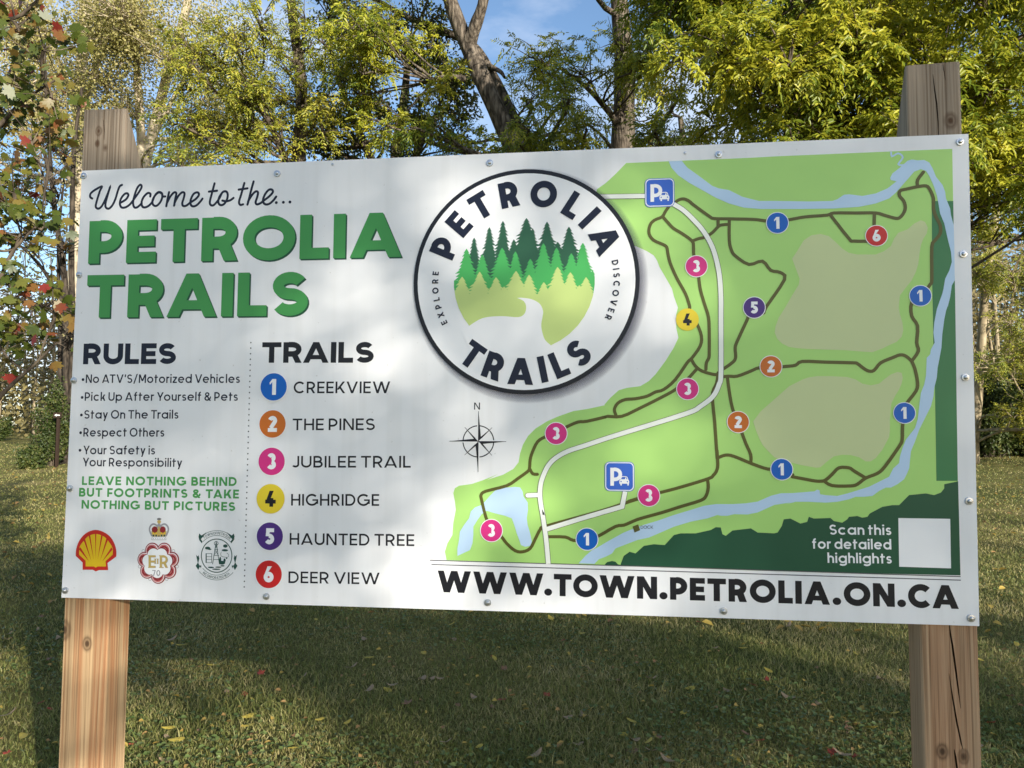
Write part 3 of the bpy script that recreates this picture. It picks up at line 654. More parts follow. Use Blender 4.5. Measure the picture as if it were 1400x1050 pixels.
# timber posts
def timber(name, fresh, streak, zsplit, knots, grey=(.31,.25,.185)):
    m = mat(name, fresh, .8, .25); t, n, l, pb = nodes(m)
    tc = n('ShaderNodeTexCoord')
    def nzn(scale, sx, sz, det=5, dist=0):
        mp = n('ShaderNodeMapping'); mp.inputs['Scale'].default_value = (sx, sx, sz); l(tc.outputs['Object'], mp.inputs[0])
        q = n('ShaderNodeTexNoise'); q.inputs['Scale'].default_value = scale; q.inputs['Detail'].default_value = det; q.inputs['Distortion'].default_value = dist; l(mp.outputs[0], q.inputs[0]); return q
    def mix(fac, a, b, mode='MIX'):
        x = n('ShaderNodeMix'); x.data_type = 'RGBA'; x.blend_type = mode
        for s, v in ((0, fac), (6, a), (7, b)):
            if hasattr(v, 'links'): l(v, x.inputs[s])
            elif isinstance(v, (int, float)): x.inputs[s].default_value = v
            else: x.inputs[s].default_value = (*v, 1)
        return x.outputs[2]
    broad = nzn(1, 26, .55, 5, .5); fine = nzn(1, 230, 2.2, 6, .3)
    r1 = ramp(n, [(.30, tuple(c*.80 for c in fresh)), (.48, fresh), (.58, streak), (.70, tuple(min(1, c*1.18) for c in fresh))]); l(broad.outputs[0], r1.inputs[0])
    r2 = ramp(n, [(.32, (.45,.38,.32)), (.47, (.86,.84,.82)), (.60, (1.08,1.08,1.08))]); l(fine.outputs[0], r2.inputs[0])
    col = mix(.8, r1.outputs[0], r2.outputs[0], 'MULTIPLY')
    rg = ramp(n, [(.3, tuple(c*.72 for c in grey)), (.7, tuple(c*1.15 for c in grey))]); l(broad.outputs[0], rg.inputs[0])
    gcol = mix(.85, rg.outputs[0], r2.outputs[0], 'MULTIPLY')
    sep = n('ShaderNodeSeparateXYZ'); l(tc.outputs['Object'], sep.inputs[0])
    mr = n('ShaderNodeMapRange'); mr.inputs[1].default_value = zsplit; mr.inputs[2].default_value = zsplit+.9; l(sep.outputs[2], mr.inputs[0])
    col = mix(mr.outputs[0], col, gcol)
    for kx, kz, kr in knots:
        d = n('ShaderNodeVectorMath'); d.operation = 'DISTANCE'; mp = n('ShaderNodeMapping'); mp.inputs['Scale'].default_value = (1, 0, .72); l(tc.outputs['Object'], mp.inputs[0]); l(mp.outputs[0], d.inputs[0]); d.inputs[1].default_value = (kx, 0, kz*.72)
        ad = n('ShaderNodeMath'); ad.operation = 'MULTIPLY_ADD'; l(fine.outputs[0], ad.inputs[0]); ad.inputs[1].default_value = kr*.5; l(d.outputs['Value'], ad.inputs[2])
        kk = ramp(n, [(kr*.55, (1,1,1)), (kr*.8, (.35,.35,.35)), (kr*1.1, (.75,.75,.75)), (kr*1.5, (0,0,0))]); l(ad.outputs[0], kk.inputs[0])
        col = mix(kk.outputs[0], col, (.075,.042,.022))
    l(col, pb.inputs['Base Color'])
    bp = n('ShaderNodeBump'); bp.inputs['Strength'].default_value = .35; bp.inputs['Distance'].default_value = .004; l(fine.outputs[0], bp.inputs['Height']); l(bp.outputs[0], pb.inputs['Normal'])
    return m
crack_m = mat('timber_inside', (.06,.035,.02), .9, .1)
def post(x0, x1, zt0, zt1, drop, m, cracks, deep=.106, name='post'):
    mb = MB(); yf, yb, c = .0065, deep, .004; z0 = -.3
    outer = [(x0+c, z0), (x1-c, z0), (x1-c, zt1), (x0+c, zt0)]
    loops = [[Vector((a, b, 0)) for a, b in outer]] + [[Vector((a, b, 0)) for a, b in k] for k in cracks]
    flat = [v for lp in loops for v in lp]; tr = tessellate_polygon(loops)
    fs = []
    for a, b, d in tr:
        s = (flat[b]-flat[a]).cross(flat[d]-flat[a]).z; fs.append((a, b, d) if s > 0 else (a, d, b))
    mb.mesh([(v.x, yf, v.y) for v in flat], fs, m)
    for k in cracks:                                     # each split runs 25 mm into the wood
        n = len(k); cxm = sum(a for a, b in k)/n
        V = [(a, yf, b) for a, b in k]+[((a+cxm)/2, yf+.025, b) for a, b in k]
        mb.mesh(V, [(i, (i+1) % n, n+(i+1) % n, n+i) for i in range(n)]+[list(range(n, 2*n))], crack_m)
    zs = lambda x, y: zt0+(zt1-zt0)*(x-x0)/(x1-x0)-drop*max(0, y-yf-.004)/(yb-yf)
    ring = [(x0+c,yf),(x1-c,yf),(x1,yf+c),(x1,yb-c),(x1-c,yb),(x0+c,yb),(x0,yb-c),(x0,yf+c)]
    V = [(x, y, z0) for x, y in ring]+[(x, y, zs(x, y)) for x, y in ring]
    mb.mesh(V, [(i, (i+1) % 8, 8+(i+1) % 8, 8+i) for i in range(1, 8)]+[list(range(8, 16))], m)
    return own(mb.build(name, sign))
def crack(pts, w):
    """a thin split drawn through pixels of the photograph"""
    q = [B(*a) for a in pts]; n = len(q); ws = [w*math.sin(PI*(i+.15)/(n-.7))**.7 for i in range(n)]
    return [(a[0]-b/2, a[1]) for a, b in zip(q, ws)]+[(a[0]+b/2, a[1]) for a, b in reversed(list(zip(q, ws)))]
xa, xb = B(84.5,822)[0], B(146,822)[0]
k = [(B(x, y)[0]-1.22, B(x, y)[1], r) for x, y, r in ((117,881,.014),(85,862,.02),(108,188,.012),(133,178,.010),(131,195,.007),(142,201,.006))]
post(xa+.002, xa+.14, B(112,149)[1], B(172,147)[1], .19, timber('fresh_timber', (.42,.285,.155), (.36,.175,.08), 1.05, [(a+1.22, b, r) for a, b, r in k]), [crack([(139.5,162),(140.6,175),(140.5,190)], .003)])
xa, xb = B(1260,868)[0], B(1339.5,868)[0]
kn = [(*B(x, y), r) for x, y, r in ((1301,163.5,.015),(1290,1029,.014),(1319,1036,.013))]
post(xa, xb-.001, B(1245,88)[1], B(1320,82)[1], .19, timber('brown_timber', (.41,.275,.165), (.35,.205,.115), 1.0, kn),
     [crack([(1277,100),(1279,120),(1282,140),(1284,165),(1285,200)], .0035), crack([(1290,82.8),(1292,95),(1294,108)], .002), crack([(1299,846),(1301,868),(1304,885),(1308,915),(1312,945),(1315,970)], .0048), crack([(1299,922),(1304,955),(1310,990),(1316,1018),(1318,1026)], .0042), crack([(1306,1026),(1308,1036),(1310,1052),(1312,1080)], .005)], .088)
# ------------------------------------------------------------------ lawn, path, distant woods
def leafmat(name, stops, gloss=.45, trans=.38, scale=.9, clump=.35):
    """leaf: each leaf its own colour, with slow variation through the crown; lets light through"""
    m = bpy.data.materials.new(name); m.use_nodes = True; t = m.node_tree; n = t.nodes.new; l = t.links.new; p = t.nodes['Principled BSDF']
    g = n('ShaderNodeNewGeometry'); tc = n('ShaderNodeTexCoord'); nz = n('ShaderNodeTexNoise'); nz.inputs['Scale'].default_value = scale; nz.inputs['Detail'].default_value = 3
    l(tc.outputs['Object'], nz.inputs[0])
    mr = n('ShaderNodeMapRange'); mr.inputs[1].default_value = .3; mr.inputs[2].default_value = .7; l(nz.outputs[0], mr.inputs[0])
    mm = n('ShaderNodeMix'); mm.inputs[0].default_value = clump; l(g.outputs['Random Per Island'], mm.inputs[2]); l(mr.outputs[0], mm.inputs[3])
    r = ramp(n, stops); l(mm.outputs[0], r.inputs[0]); l(r.outputs[0], p.inputs['Base Color'])
    p.inputs['Roughness'].default_value = gloss; p.inputs['Specular IOR Level'].default_value = .35
    tr = n('ShaderNodeBsdfTranslucent'); l(r.outputs[0], tr.inputs[0]); ms = n('ShaderNodeMixShader'); ms.inputs[0].default_value = trans
    out = t.nodes['Material Output']; l(p.outputs[0], ms.inputs[1]); l(tr.outputs[0], ms.inputs[2]); l(ms.outputs[0], out.inputs[0])
    return m
def barkmat(name, c0, c1, scale=9, zs=.22, bump=.6):
    m = mat(name, c0, .9, .15); t, n, l, p = nodes(m); tc = n('ShaderNodeTexCoord'); mp = n('ShaderNodeMapping'); mp.inputs['Scale'].default_value = (1, 1, zs)
    nz = n('ShaderNodeTexNoise'); nz.inputs['Scale'].default_value = scale; nz.inputs['Detail'].default_value = 6; nz.inputs['Roughness'].default_value = .62; nz.inputs['Distortion'].default_value = .6
    vo = n('ShaderNodeTexVoronoi'); vo.feature = 'DISTANCE_TO_EDGE'; vo.inputs['Scale'].default_value = scale*.8
    l(tc.outputs['Object'], mp.inputs[0]); l(mp.outputs[0], nz.inputs[0]); l(mp.outputs[0], vo.inputs[0])
    ad = n('ShaderNodeMath'); ad.operation = 'MULTIPLY_ADD'; l(vo.outputs['Distance'], ad.inputs[0]); ad.inputs[1].default_value = .9; l(nz.outputs[0], ad.inputs[2])
    r = ramp(n, [(.42, tuple(c*.45 for c in c0)), (.55, c0), (.85, c1)]); l(ad.outputs[0], r.inputs[0]); l(r.outputs[0], p.inputs['Base Color'])
    b = n('ShaderNodeBump'); b.inputs['Strength'].default_value = bump; b.inputs['Distance'].default_value = .03; l(ad.outputs[0], b.inputs['Height']); l(b.outputs[0], p.inputs['Normal'])
    return m
gm = mat('lawn_soil', (.06,.07,.025), .95, .1); t, n, l, pb = nodes(gm)
tc = n('ShaderNodeTexCoord'); n1 = n('ShaderNodeTexNoise'); n1.inputs['Scale'].default_value = .45; n1.inputs['Detail'].default_value = 5
n2 = n('ShaderNodeTexNoise'); n2.inputs['Scale'].default_value = 38; n2.inputs['Detail'].default_value = 6; n2.inputs['Roughness'].default_value = .7
l(tc.outputs['Object'], n1.inputs[0]); l(tc.outputs['Object'], n2.inputs[0])
r1 = ramp(n, [(.35, (.11,.12,.036)), (.55, (.19,.175,.06)), (.70, (.30,.25,.11))]); l(n1.outputs[0], r1.inputs[0])
r2 = ramp(n, [(.32, (.30,.30,.28)), (.5, (.85,.85,.8)), (.68, (1.45,1.35,1.2))]); l(n2.outputs[0], r2.inputs[0])
mxx = n('ShaderNodeMix'); mxx.data_type = 'RGBA'; mxx.blend_type = 'MULTIPLY'; mxx.inputs[0].default_value = 1; l(r1.outputs[0], mxx.inputs[6]); l(r2.outputs[0], mxx.inputs[7]); l(mxx.outputs[2], pb.inputs['Base Color'])
bp = n('ShaderNodeBump'); bp.inputs['Strength'].default_value = 1; bp.inputs['Distance'].default_value = .05; l(n2.outputs[0], bp.inputs['Height']); l(bp.outputs[0], pb.inputs['Normal'])
ys = [-320, -60, -20, -6, 0, 4, 8, 12, 16, 20, 25, 30, 36, 44, 52, 60, 90, 500]; xs_ = [-500, -90, -60, -40, -25, -15, -8, 0, 8, 15, 25, 40, 60, 90, 500]
V = [(x, y, terrain(x, y)) for y in ys for x in xs_]; nx = len(xs_)
F = [(j*nx+i, j*nx+i+1, (j+1)*nx+i+1, (j+1)*nx+i) for j in range(len(ys)-1) for i in range(nx-1)]
tag(np_mesh('lawn', V, [F], [gm]), kind='structure')

def tz(x, y): return np.where(y < 60, np.maximum(0, (y-8)*.033), 52*.033)
def fan(n, dlo, dhi, power, rng, a0=-54, a1=44):
    """random places on the lawn inside the camera's field of view, denser near the camera"""
    u = rng.random(n)
    if abs(power-2) < 1e-6: D = dlo*(dhi/dlo)**u
    else: k = 2-power; D = (dlo**k+u*(dhi**k-dlo**k))**(1/k)
    a = np.radians(rng.uniform(a0, a1, n)); return CL.x+D*np.tan(a), CL.y+D
def blades(n, dlo, dhi, power, h0, h1, w, rng, lean=.5):
    x, y = fan(n, dlo, dhi, power, rng); z = tz(x, y); D = y-CL.y
    patch = .5+.5*np.sin(x*2.1+np.sin(y*1.7)*2)*np.sin(y*2.6+x*.9)
    h = rng.uniform(h0, h1, n)*(.7+.6*patch); a = rng.uniform(0, 2*PI, n); k = rng.uniform(.1, lean, n)*h*1.6; ww = w*rng.uniform(.7, 1.4, n)*np.maximum(1, D/5.5)
    f = rng.uniform(0, 2*PI, n); cx, sx = np.cos(f)*ww/2, np.sin(f)*ww/2; lx, ly = np.cos(a)*k, np.sin(a)*k
    V = np.empty((n, 5, 3)); 
    V[:, 0] = np.stack([x-cx, y-sx, z-.004], 1); V[:, 1] = np.stack([x+cx, y+sx, z-.004], 1)
    V[:, 2] = np.stack([x+cx*.8+lx*.35, y+sx*.8+ly*.35, z+h*.62], 1); V[:, 3] = np.stack([x-cx*.8+lx*.35, y-sx*.8+ly*.35, z+h*.62], 1)
    V[:, 4] = np.stack([x+lx, y+ly, z+h*.93], 1)
    b = np.arange(n)[:, None]*5; return V.reshape(-1, 3), b+np.array([[0, 1, 2, 3]]), b+np.array([[3, 2, 4]])
grassm = leafmat('grass_blade', [(0,(.08,.115,.022)),(.32,(.19,.215,.055)),(.58,(.32,.30,.10)),(.80,(.47,.39,.17)),(1,(.58,.48,.27))], .5, .45, 1.1, .45)
rg = np.random.default_rng(5)
V1, q1, t1 = blades(280000, 2.9, 12.5, 2.0, .012, .038, .0042, rg, 1.1)
V2, q2, t2 = blades(105000, 11, 34, 1.7, .018, .042, .006, rg, .9)
V3, q3, t3 = blades(2200, 3, 11, 1.8, .05, .10, .0042, rg, .8)
o1, o2 = len(V1), len(V1)+len(V2)
tag(np_mesh('grass', np.concatenate([V1, V2, V3]), [np.concatenate([q1, q2+o1, q3+o2]), np.concatenate([t1, t2+o1, t3+o2])], [grassm]), kind='stuff')

def nrm(a): return a/np.maximum(1e-9, np.linalg.norm(a, axis=-1, keepdims=True))
def leaf_quads(P, D, U, Ln, Wd, fold=.25):
    """pointed leaf of two folded triangles pairs: base P, direction D, face normal U"""
    n = len(P); D = nrm(D); S = nrm(np.cross(D, U)); U = np.cross(S, D)
    Ln = np.broadcast_to(np.asarray(Ln, float), (n,))[:, None]; Wd = np.broadcast_to(np.asarray(Wd, float), (n,))[:, None]
    V = np.empty((n, 6, 3)); V[:, 0] = P; V[:, 1] = P+D*Ln*.33+S*Wd*.5+U*Wd*fold; V[:, 2] = P+D*Ln*.70+S*Wd*.42+U*(Wd*fold*.7-Ln*.03); V[:, 3] = P+D*Ln-U*Ln*.12
    V[:, 4] = P+D*Ln*.70-S*Wd*.42+U*(Wd*fold*.7-Ln*.03); V[:, 5] = P+D*Ln*.33-S*Wd*.5+U*Wd*fold
    b = np.arange(n)[:, None]*6; return V.reshape(-1, 3), np.concatenate([b+np.array([[0, 3, 2, 1]]), b+np.array([[0, 5, 4, 3]])])
# clover and weed leaves lying low in the turf
x, y = fan(31000, 3, 11, 2.0, rg); keep = (np.sin(x*1.3+1)*np.sin(y*1.9+x*.4)+rg.normal(0, .35, len(x))) > .15; x, y = x[keep], y[keep]; k = len(x)
a = rg.uniform(0, 2*PI, k); Vw, Fw = leaf_quads(np.stack([x, y, tz(x, y)+rg.uniform(.012, .035, k)], 1), np.stack([np.cos(a), np.sin(a), rg.normal(.1, .2, k)], 1), np.stack([rg.normal(0, .3, k), rg.normal(0, .3, k), np.ones(k)], 1), rg.uniform(.018, .036, k), rg.uniform(.014, .026, k))
tag(np_mesh('clover', Vw, [Fw], [leafmat('clover_leaf', [(0,(.06,.10,.02)),(.7,(.13,.17,.05)),(1,(.22,.22,.09))], .45, .2)]), kind='stuff')
# leaf bits far out on the lawn
x, y = fan(2600, 6, 32, 1.6, rg); x2, y2 = fan(900, 3.2, 9, 2.0, rg); far_ = np.concatenate([np.ones(2600), np.full(900, .42)]); x = np.concatenate([x, x2]); y = np.concatenate([y, y2]); k = len(x); a = rg.uniform(0, 2*PI, k)
Vw, Fw = leaf_quads(np.stack([x, y, tz(x, y)+.02+.02*far_], 1), np.stack([np.cos(a), np.sin(a), rg.normal(0, .25, k)], 1), np.stack([rg.normal(0, .4, k), rg.normal(0, .4, k), np.ones(k)], 1), rg.uniform(.05, .10, k)*far_, rg.uniform(.03, .06, k)*far_)
tag(np_mesh('leaf_litter', Vw, [Fw], [leafmat('litter_leaf', [(0,(.30,.20,.05)),(.4,(.42,.30,.06)),(.75,(.30,.17,.07)),(1,(.20,.10,.05))], .6, .2)]), kind='stuff')

# fallen leaves near the sign, each one a thing
def fallen(outline, curl):
    m = MB(); n = len(outline); V = [(0, 0, .004)]
    for a, b in outline: r = math.hypot(a, b); V.append((a, b, curl*r*r*2.2+.004*math.sin(70*a+30*b)))
    return V, [(0, 1+i, 1+(i+1) % n) for i in range(n)]
def maple_outline(s):
    lob = [(0,1.0),(.13,.72),(.24,.80),(.22,.52),(.62,.62),(.58,.44),(.86,.36),(.52,.14),(.60,-.08),(.30,-.10),(.08,-.22)]
    return [(a*s, b*s) for a, b in lob]+[(-a*s, b*s) for a, b in reversed(lob[1:])]
oval = [(.5*.42*math.sin(t)*(1-.25*math.cos(t)), .5*math.cos(t)) for t in np.linspace(0, 2*PI, 14, endpoint=False)]
FL = [('oval', [(a*.085, b*.085) for a, b in oval], 1.5, [(.52,.38,.05),(.40,.33,.07)], 'small yellow oval fallen leaf lying in the mown grass'),
      ('oval', [(a*.095, b*.095) for a, b in oval], 4.5, [(.36,.25,.13),(.30,.22,.15)], 'curled pale tan fallen leaf lying in the mown grass'),
      ('maple', maple_outline(.042), 3.0, [(.38,.055,.03),(.30,.07,.04)], 'lobed red fallen maple leaf lying in the mown grass'),
      ('maple', maple_outline(.046), 3.5, [(.20,.11,.06),(.24,.14,.08)], 'lobed brown fallen maple leaf lying in the mown grass')]
pro = []
for kind, outl, curl, cols, lab in FL:
    lm = leafmat('fallen_leaf', [(0, cols[0]), (1, cols[1])], .6, .25)
    Vv, Ff = fallen(outl, curl); m = MB(); m.mesh(Vv, Ff, lm); ob = m.build('fallen_leaf'); pro.append((ob, lab)); 
used = [False]*4
rl = random.Random(11)
spots = [(868,945,0),(1027,942,2),(746,958,2),(846,860,0),(1081,800+30,0),(958,855,2),(600,935,1),(655,1028,0),(866,1035,3),(676,905,0),(505,905,0),(480,918,1),(590,935,1),(1170,898,0),(1016,800+90,0),(770,880,2),(1300-110,1002,0),(1120,970,1),(1078,960,1),(1075,1040,2),(1140,1038,2),(1390,885,0),(1352,995,2),(42,918,0),(38,875,0),(8,880,1),(432,852,0),(310,952,1),(337,955,2),(345,962,0),(340,985,0),(243,860,1),(235,880,1),(384,889,1),(415,930,1),(70,975,2),(860,880,3),(1160,1005,3),(1020,1010,3)]
for _ in range(120):
    spots.append((rl.uniform(-60, 1460), 835+215*rl.random()**.8, rl.choice((0,0,0,1,1,2,3))))
lv = 0
for px_, py_, k in spots:
    g = ground(px_, py_)
    ob, lab = pro[k]
    if used[k]: ob = ob.copy(); COL.objects.link(ob)
    used[k] = True
    ob.location = (g.x, g.y, g.z+rl.uniform(.020, .030)); ob.rotation_euler = (rl.uniform(-.3, .3), rl.uniform(-.3, .3), rl.uniform(0, 6.28)); s = rl.uniform(.55, 1.0); ob.scale = (s, s, s)
    tag(ob, lab, 'leaf', 'fallen leaves scattered over the lawn: '+lab.split(' fallen')[0])
# ------------------------------------------------------------------ trees
def tube(pts, rad, sides=7):
    P = np.array([tuple(p) for p in pts], float); n = len(P); T = np.gradient(P, axis=0); T = nrm(T)
    ref = np.array([0.13, .98, .1]); A = nrm(np.cross(T, ref)); Bq = np.cross(T, A)
    a = np.arange(sides)*2*PI/sides; R = np.asarray(rad, float)
    V = (P[:, None]+R[:, None, None]*(np.cos(a)[None, :, None]*A[:, None]+np.sin(a)[None, :, None]*Bq[:, None])).reshape(-1, 3)
    i = np.arange(n-1)[:, None]*sides; j = np.arange(sides)[None]; k = (j+1) % sides
    F = np.stack([i+j, i+k, i+sides+k, i+sides+j], -1).reshape(-1, 4); return V, F
class Wood:
    def __init__(s): s.V = []; s.F = []; s.o = 0
    def add(s, pts, rad, sides=7):
        V, F = tube(pts, rad, sides); s.V.append(V); s.F.append(F+s.o); s.o += len(V)
    def build(s, name, m, parent): 
        return np_mesh(name, np.concatenate(s.V), [np.concatenate(s.F)], [m], parent, smooth=True)
def bend(a, b, rng, k=.12, n=6, sag=0.0):
    a = np.array(a, float); b = np.array(b, float); L_ = np.linalg.norm(b-a); t = np.linspace(0, 1, n)[:, None]
    off = rng.normal(0, k*L_, 3); off2 = rng.normal(0, k*.5*L_, 3)
    return a+(b-a)*t+off*np.sin(PI*t)*.6+off2*np.sin(2*PI*t)*.5-np.array([0, 0, sag*L_])*np.sin(PI*t)
def smooth3(pts, k=4):
    P = [np.array(tuple(p), float) for p in pts]; P = [2*P[0]-P[1]]+P+[2*P[-1]-P[-2]]; out = []
    for i in range(1, len(P)-2):
        p0, p1, p2, p3 = P[i-1:i+3]
        for t in np.linspace(0, 1, k, endpoint=False): out.append(.5*((2*p1)+(-p0+p2)*t+(2*p0-5*p1+4*p2-p3)*t*t+(-p0+3*p1-3*p2+p3)*t**3))
    out.append(P[-2]); return np.array(out)
def compound(P, D, rng, n=13, length=.30, ll=.10, lw=.030, droop=.45):
    """feather-shaped leaf: leaflets in pairs along a drooping stalk"""
    m = len(P); D = nrm(D); Sd = nrm(np.cross(D, np.array([0, 0, 1.])+rng.normal(0, .25, (m, 3)))); U = np.cross(Sd, D)
    t = np.repeat(np.linspace(.18, 1, (n+1)//2), 2)[:n]; sd = np.where(np.arange(n) % 2 == 0, 1., -1.); sd[-1] = 0
    Lr = (length*rng.uniform(.7, 1.25, m))[:, None, None]; tt = t[None, :, None]
    Q = P[:, None]+D[:, None]*Lr*tt-np.array([0, 0, 1.])*Lr*droop*tt**2
    dd = D[:, None]*(.55+.5*(sd == 0))[None, :, None]+Sd[:, None]*sd[None, :, None]*.85-np.array([0, 0, .5])+rng.normal(0, .25, (m, n, 3))
    uu = U[:, None]*.6+np.array([.45, -.65, .3])+rng.normal(0, .3, (m, n, 3)); sz = (rng.uniform(.8, 1.2, (m, 1))*(1-.35*np.abs(t-.6))[None]*rng.uniform(.85, 1.12, (m, n))).ravel()
    return leaf_quads(Q.reshape(-1, 3), dd.reshape(-1, 3), uu.reshape(-1, 3), ll*sz, lw*sz)
def simple(P, D, rng, ll=.07, lw=.045, per=1, jit=.03):
    P = np.repeat(P, per, 0)+rng.normal(0, jit, (len(P)*per, 3)); D = np.repeat(D, per, 0)+rng.normal(0, .7, (len(P), 3))-np.array([0, 0, .4])
    return leaf_quads(P, D, rng.normal(0, .9, (len(P), 3))+np.array([.45, -.7, .35]), ll*rng.uniform(.65, 1.25, len(P)), lw*rng.uniform(.7, 1.2, len(P)))
MAPLE = np.array(maple_outline(1.0))
def maples(P, D, rng, size=.08, per=1):
    P = np.repeat(P, per, 0)+rng.normal(0, .05, (len(P)*per, 3)); m = len(P); D = nrm(np.repeat(D, per, 0)*.4+rng.normal(0, .5, (m, 3))-np.array([0, 0, .55]))
    U = nrm(rng.normal(0, .6, (m, 3))+np.array([.35, -.8, .35])); S = nrm(np.cross(D, U)); U = np.cross(S, D); s = (size*rng.uniform(.6, 1.25, m))[:, None, None]
    k = len(MAPLE); r2 = (MAPLE**2).sum(1)[None, :, None]
    V = np.empty((m, k+1, 3)); V[:, 0] = P; cv = rng.uniform(-.35, .1, m)[:, None, None]
    V[:, 1:] = P[:, None]+s*(S[:, None]*MAPLE[None, :, :1]+D[:, None]*MAPLE[None, :, 1:])+s*cv*U[:, None]*r2
    b = np.arange(m)[:, None]*(k+1); i = np.arange(k); F = np.stack([np.zeros(k, int), 1+i, 1+(i+1) % k], 1)
    return V.reshape(-1, 3), (b[:, None]+F[None]).reshape(-1, 3)
def tree(name, label, cat, base, stems, clumps, leaf, bark, leafm, seed, ntw=26, lpt=7, group=None, limbs=True, twig_r=.006, tlen=1.0, limb_r=.45, crown='crown'):
    """stems: [(points, r0, r1)], clumps: [(centre, (rx,ry,rz))]; limbs run from the stems to the clumps, twigs through them, leaves on the twigs"""
    rng = np.random.default_rng(seed); root = empty(name, base); tag(root, label, cat, group); w = Wood(); sp = []; R0 = Vector(base)
    loc = lambda p: np.array(tuple(p), float)-np.array(tuple(R0))
    for pts, r0, r1 in stems:
        q = smooth3([loc(p) for p in pts]); r = r0+(r1-r0)*np.linspace(0, 1, len(q))**.8; r = r*(1+.05*np.sin(np.arange(len(q))*1.7)); 
        if loc(pts[0])[2] < .4: r = r*(1+.4*np.exp(-np.maximum(0, q[:, 2])/.25))
        w.add(q, r, 14); sp += [(q[i], r[i]) for i in range(2, len(q))]
    SP = np.array([a for a, b in sp]); SR = np.array([b for a, b in sp]); TP = []; TD = []
    for cl_ in clumps:
        c, rad = cl_[:2]; c = loc(c); rad = np.array(rad if hasattr(rad, '__len__') else (rad,)*3, float)
        d = np.linalg.norm(SP-c, axis=1)+1.2*np.maximum(0, SP[:, 2]-c[2]+.3); i = int(np.argmin(d+rng.uniform(0, .5, len(d))))
        hub = c-np.array([0, 0, rad[2]*.25])
        if limbs:
            r = min(SR[i]*limb_r, .02+.012*d[i]+.02*rad.max()); q = bend(SP[i], hub, rng, .10, 8); w.add(q, np.linspace(r, max(.012, r*.35), 8), 7)
        n = cl_[2] if len(cl_) > 2 else max(4, int(ntw*rad[0]*rad[2]))
        for k in range(n):
            u = rng.normal(0, 1, 3); u /= np.linalg.norm(u); e = c+u*rad*rng.uniform(.45, 1.05)
            if limbs and rng.random() < .7: s0 = q[rng.integers(4, 8)]
            else: s0 = hub+(e-hub)*.1
            tw = bend(s0, e, rng, .10, 6, -.05); rr = twig_r*(1+1.2*np.linalg.norm(rad)); w.add(tw, np.linspace(rr, twig_r*.5, 6), 4)
            tt = rng.uniform(.25, 1, lpt); P = np.array([tw[0]+(0) for _ in range(0)]).reshape(0, 3)
            idx = np.clip((tt*5).astype(int), 0, 4); fr = (tt*5-idx)[:, None]; pos = tw[idx]*(1-fr)+tw[idx+1]*fr
            dr = nrm(tw[idx+1]-tw[idx])*.5+rng.normal(0, .6, (lpt, 3)); TP.append(pos); TD.append(dr)
    w.build('trunk', bark, root)
    if leaf and TP:
        TP = np.concatenate(TP); TD = np.concatenate(TD); V, F = leaf(TP, TD, rng); np_mesh(crown, V, [F], [leafm], root)
    return root
def clumps_px(lst, seed, yj=.8):
    """(px, py, Y, r) places in the photograph at a depth -> clump list"""
    r = random.Random(seed); out = []
    for px_, py_, Y, rad in lst: out.append((at(px_, py_, Y+r.uniform(-yj, yj)), (rad*r.uniform(.9, 1.15), rad*r.uniform(.9, 1.2), rad*r.uniform(.75, .95))))
    return out
def gp(px_, Y):
    p = at(px_, 600, Y); return Vector((p.x, Y, terrain(p.x, Y)))
def region(x0, x1, y0, y1, Y, rad, n, seed, dY=1.2):
    r = random.Random(seed); return [(r.uniform(x0, x1), r.uniform(y0, y1), Y+r.uniform(-dY, dY), rad*r.uniform(.8, 1.2)) for _ in range(n)]

walnut_bark = barkmat('walnut_bark', (.082,.066,.05), (.20,.165,.125), 14, .22, 1.0)
dark_bark = barkmat('dark_bark', (.07,.055,.04), (.15,.12,.085), 9, .3)
black_bark = barkmat('black_bark', (.035,.028,.021), (.085,.068,.05), 9, .3)
pale_bark = barkmat('pale_bark', (.36,.30,.21), (.55,.47,.34), 4, .35, .4)
tan_bark = barkmat('tan_bark', (.26,.21,.13), (.40,.33,.22), 6, .4, .4)
lm_walnut = leafmat('walnut_leaf', [(0,(.07,.13,.016)),(.3,(.17,.22,.022)),(.58,(.36,.36,.03)),(.82,(.48,.46,.04)),(1,(.56,.42,.04))], .38, .42, .7, .5)
lm_ash = leafmat('ash_leaf', [(0,(.08,.13,.02)),(.35,(.20,.24,.03)),(.65,(.40,.38,.045)),(1,(.56,.46,.07))], .4, .42, .7, .5)
lm_dark = leafmat('dark_leaf', [(0,(.030,.050,.012)),(.5,(.065,.085,.018)),(.8,(.14,.13,.03)),(1,(.26,.19,.05))], .45, .35, .9, .4)
lm_cotton = leafmat('cottonwood_leaf', [(0,(.15,.17,.045)),(.35,(.34,.32,.10)),(.7,(.52,.46,.19)),(1,(.60,.52,.26))], .4, .5, .6, .35)
lm_maple = leafmat('maple_leaf', [(0,(.040,.065,.012)),(.40,(.085,.11,.018)),(.64,(.17,.16,.03)),(.78,(.20,.11,.03)),(.88,(.22,.03,.022)),(1,(.27,.04,.03))], .4, .4, 1.6, .3)
lm_bush = leafmat('bush_leaf', [(0,(.025,.045,.010)),(.6,(.06,.085,.018)),(.9,(.15,.15,.04)),(1,(.28,.24,.08))], .5, .3, 1.2, .4)

LWALN = lambda P, D, r: compound(P, D, r, 13, .32, .092, .029)
LASH = lambda P, D, r: compound(P, D, r, 9, .24, .075, .026)

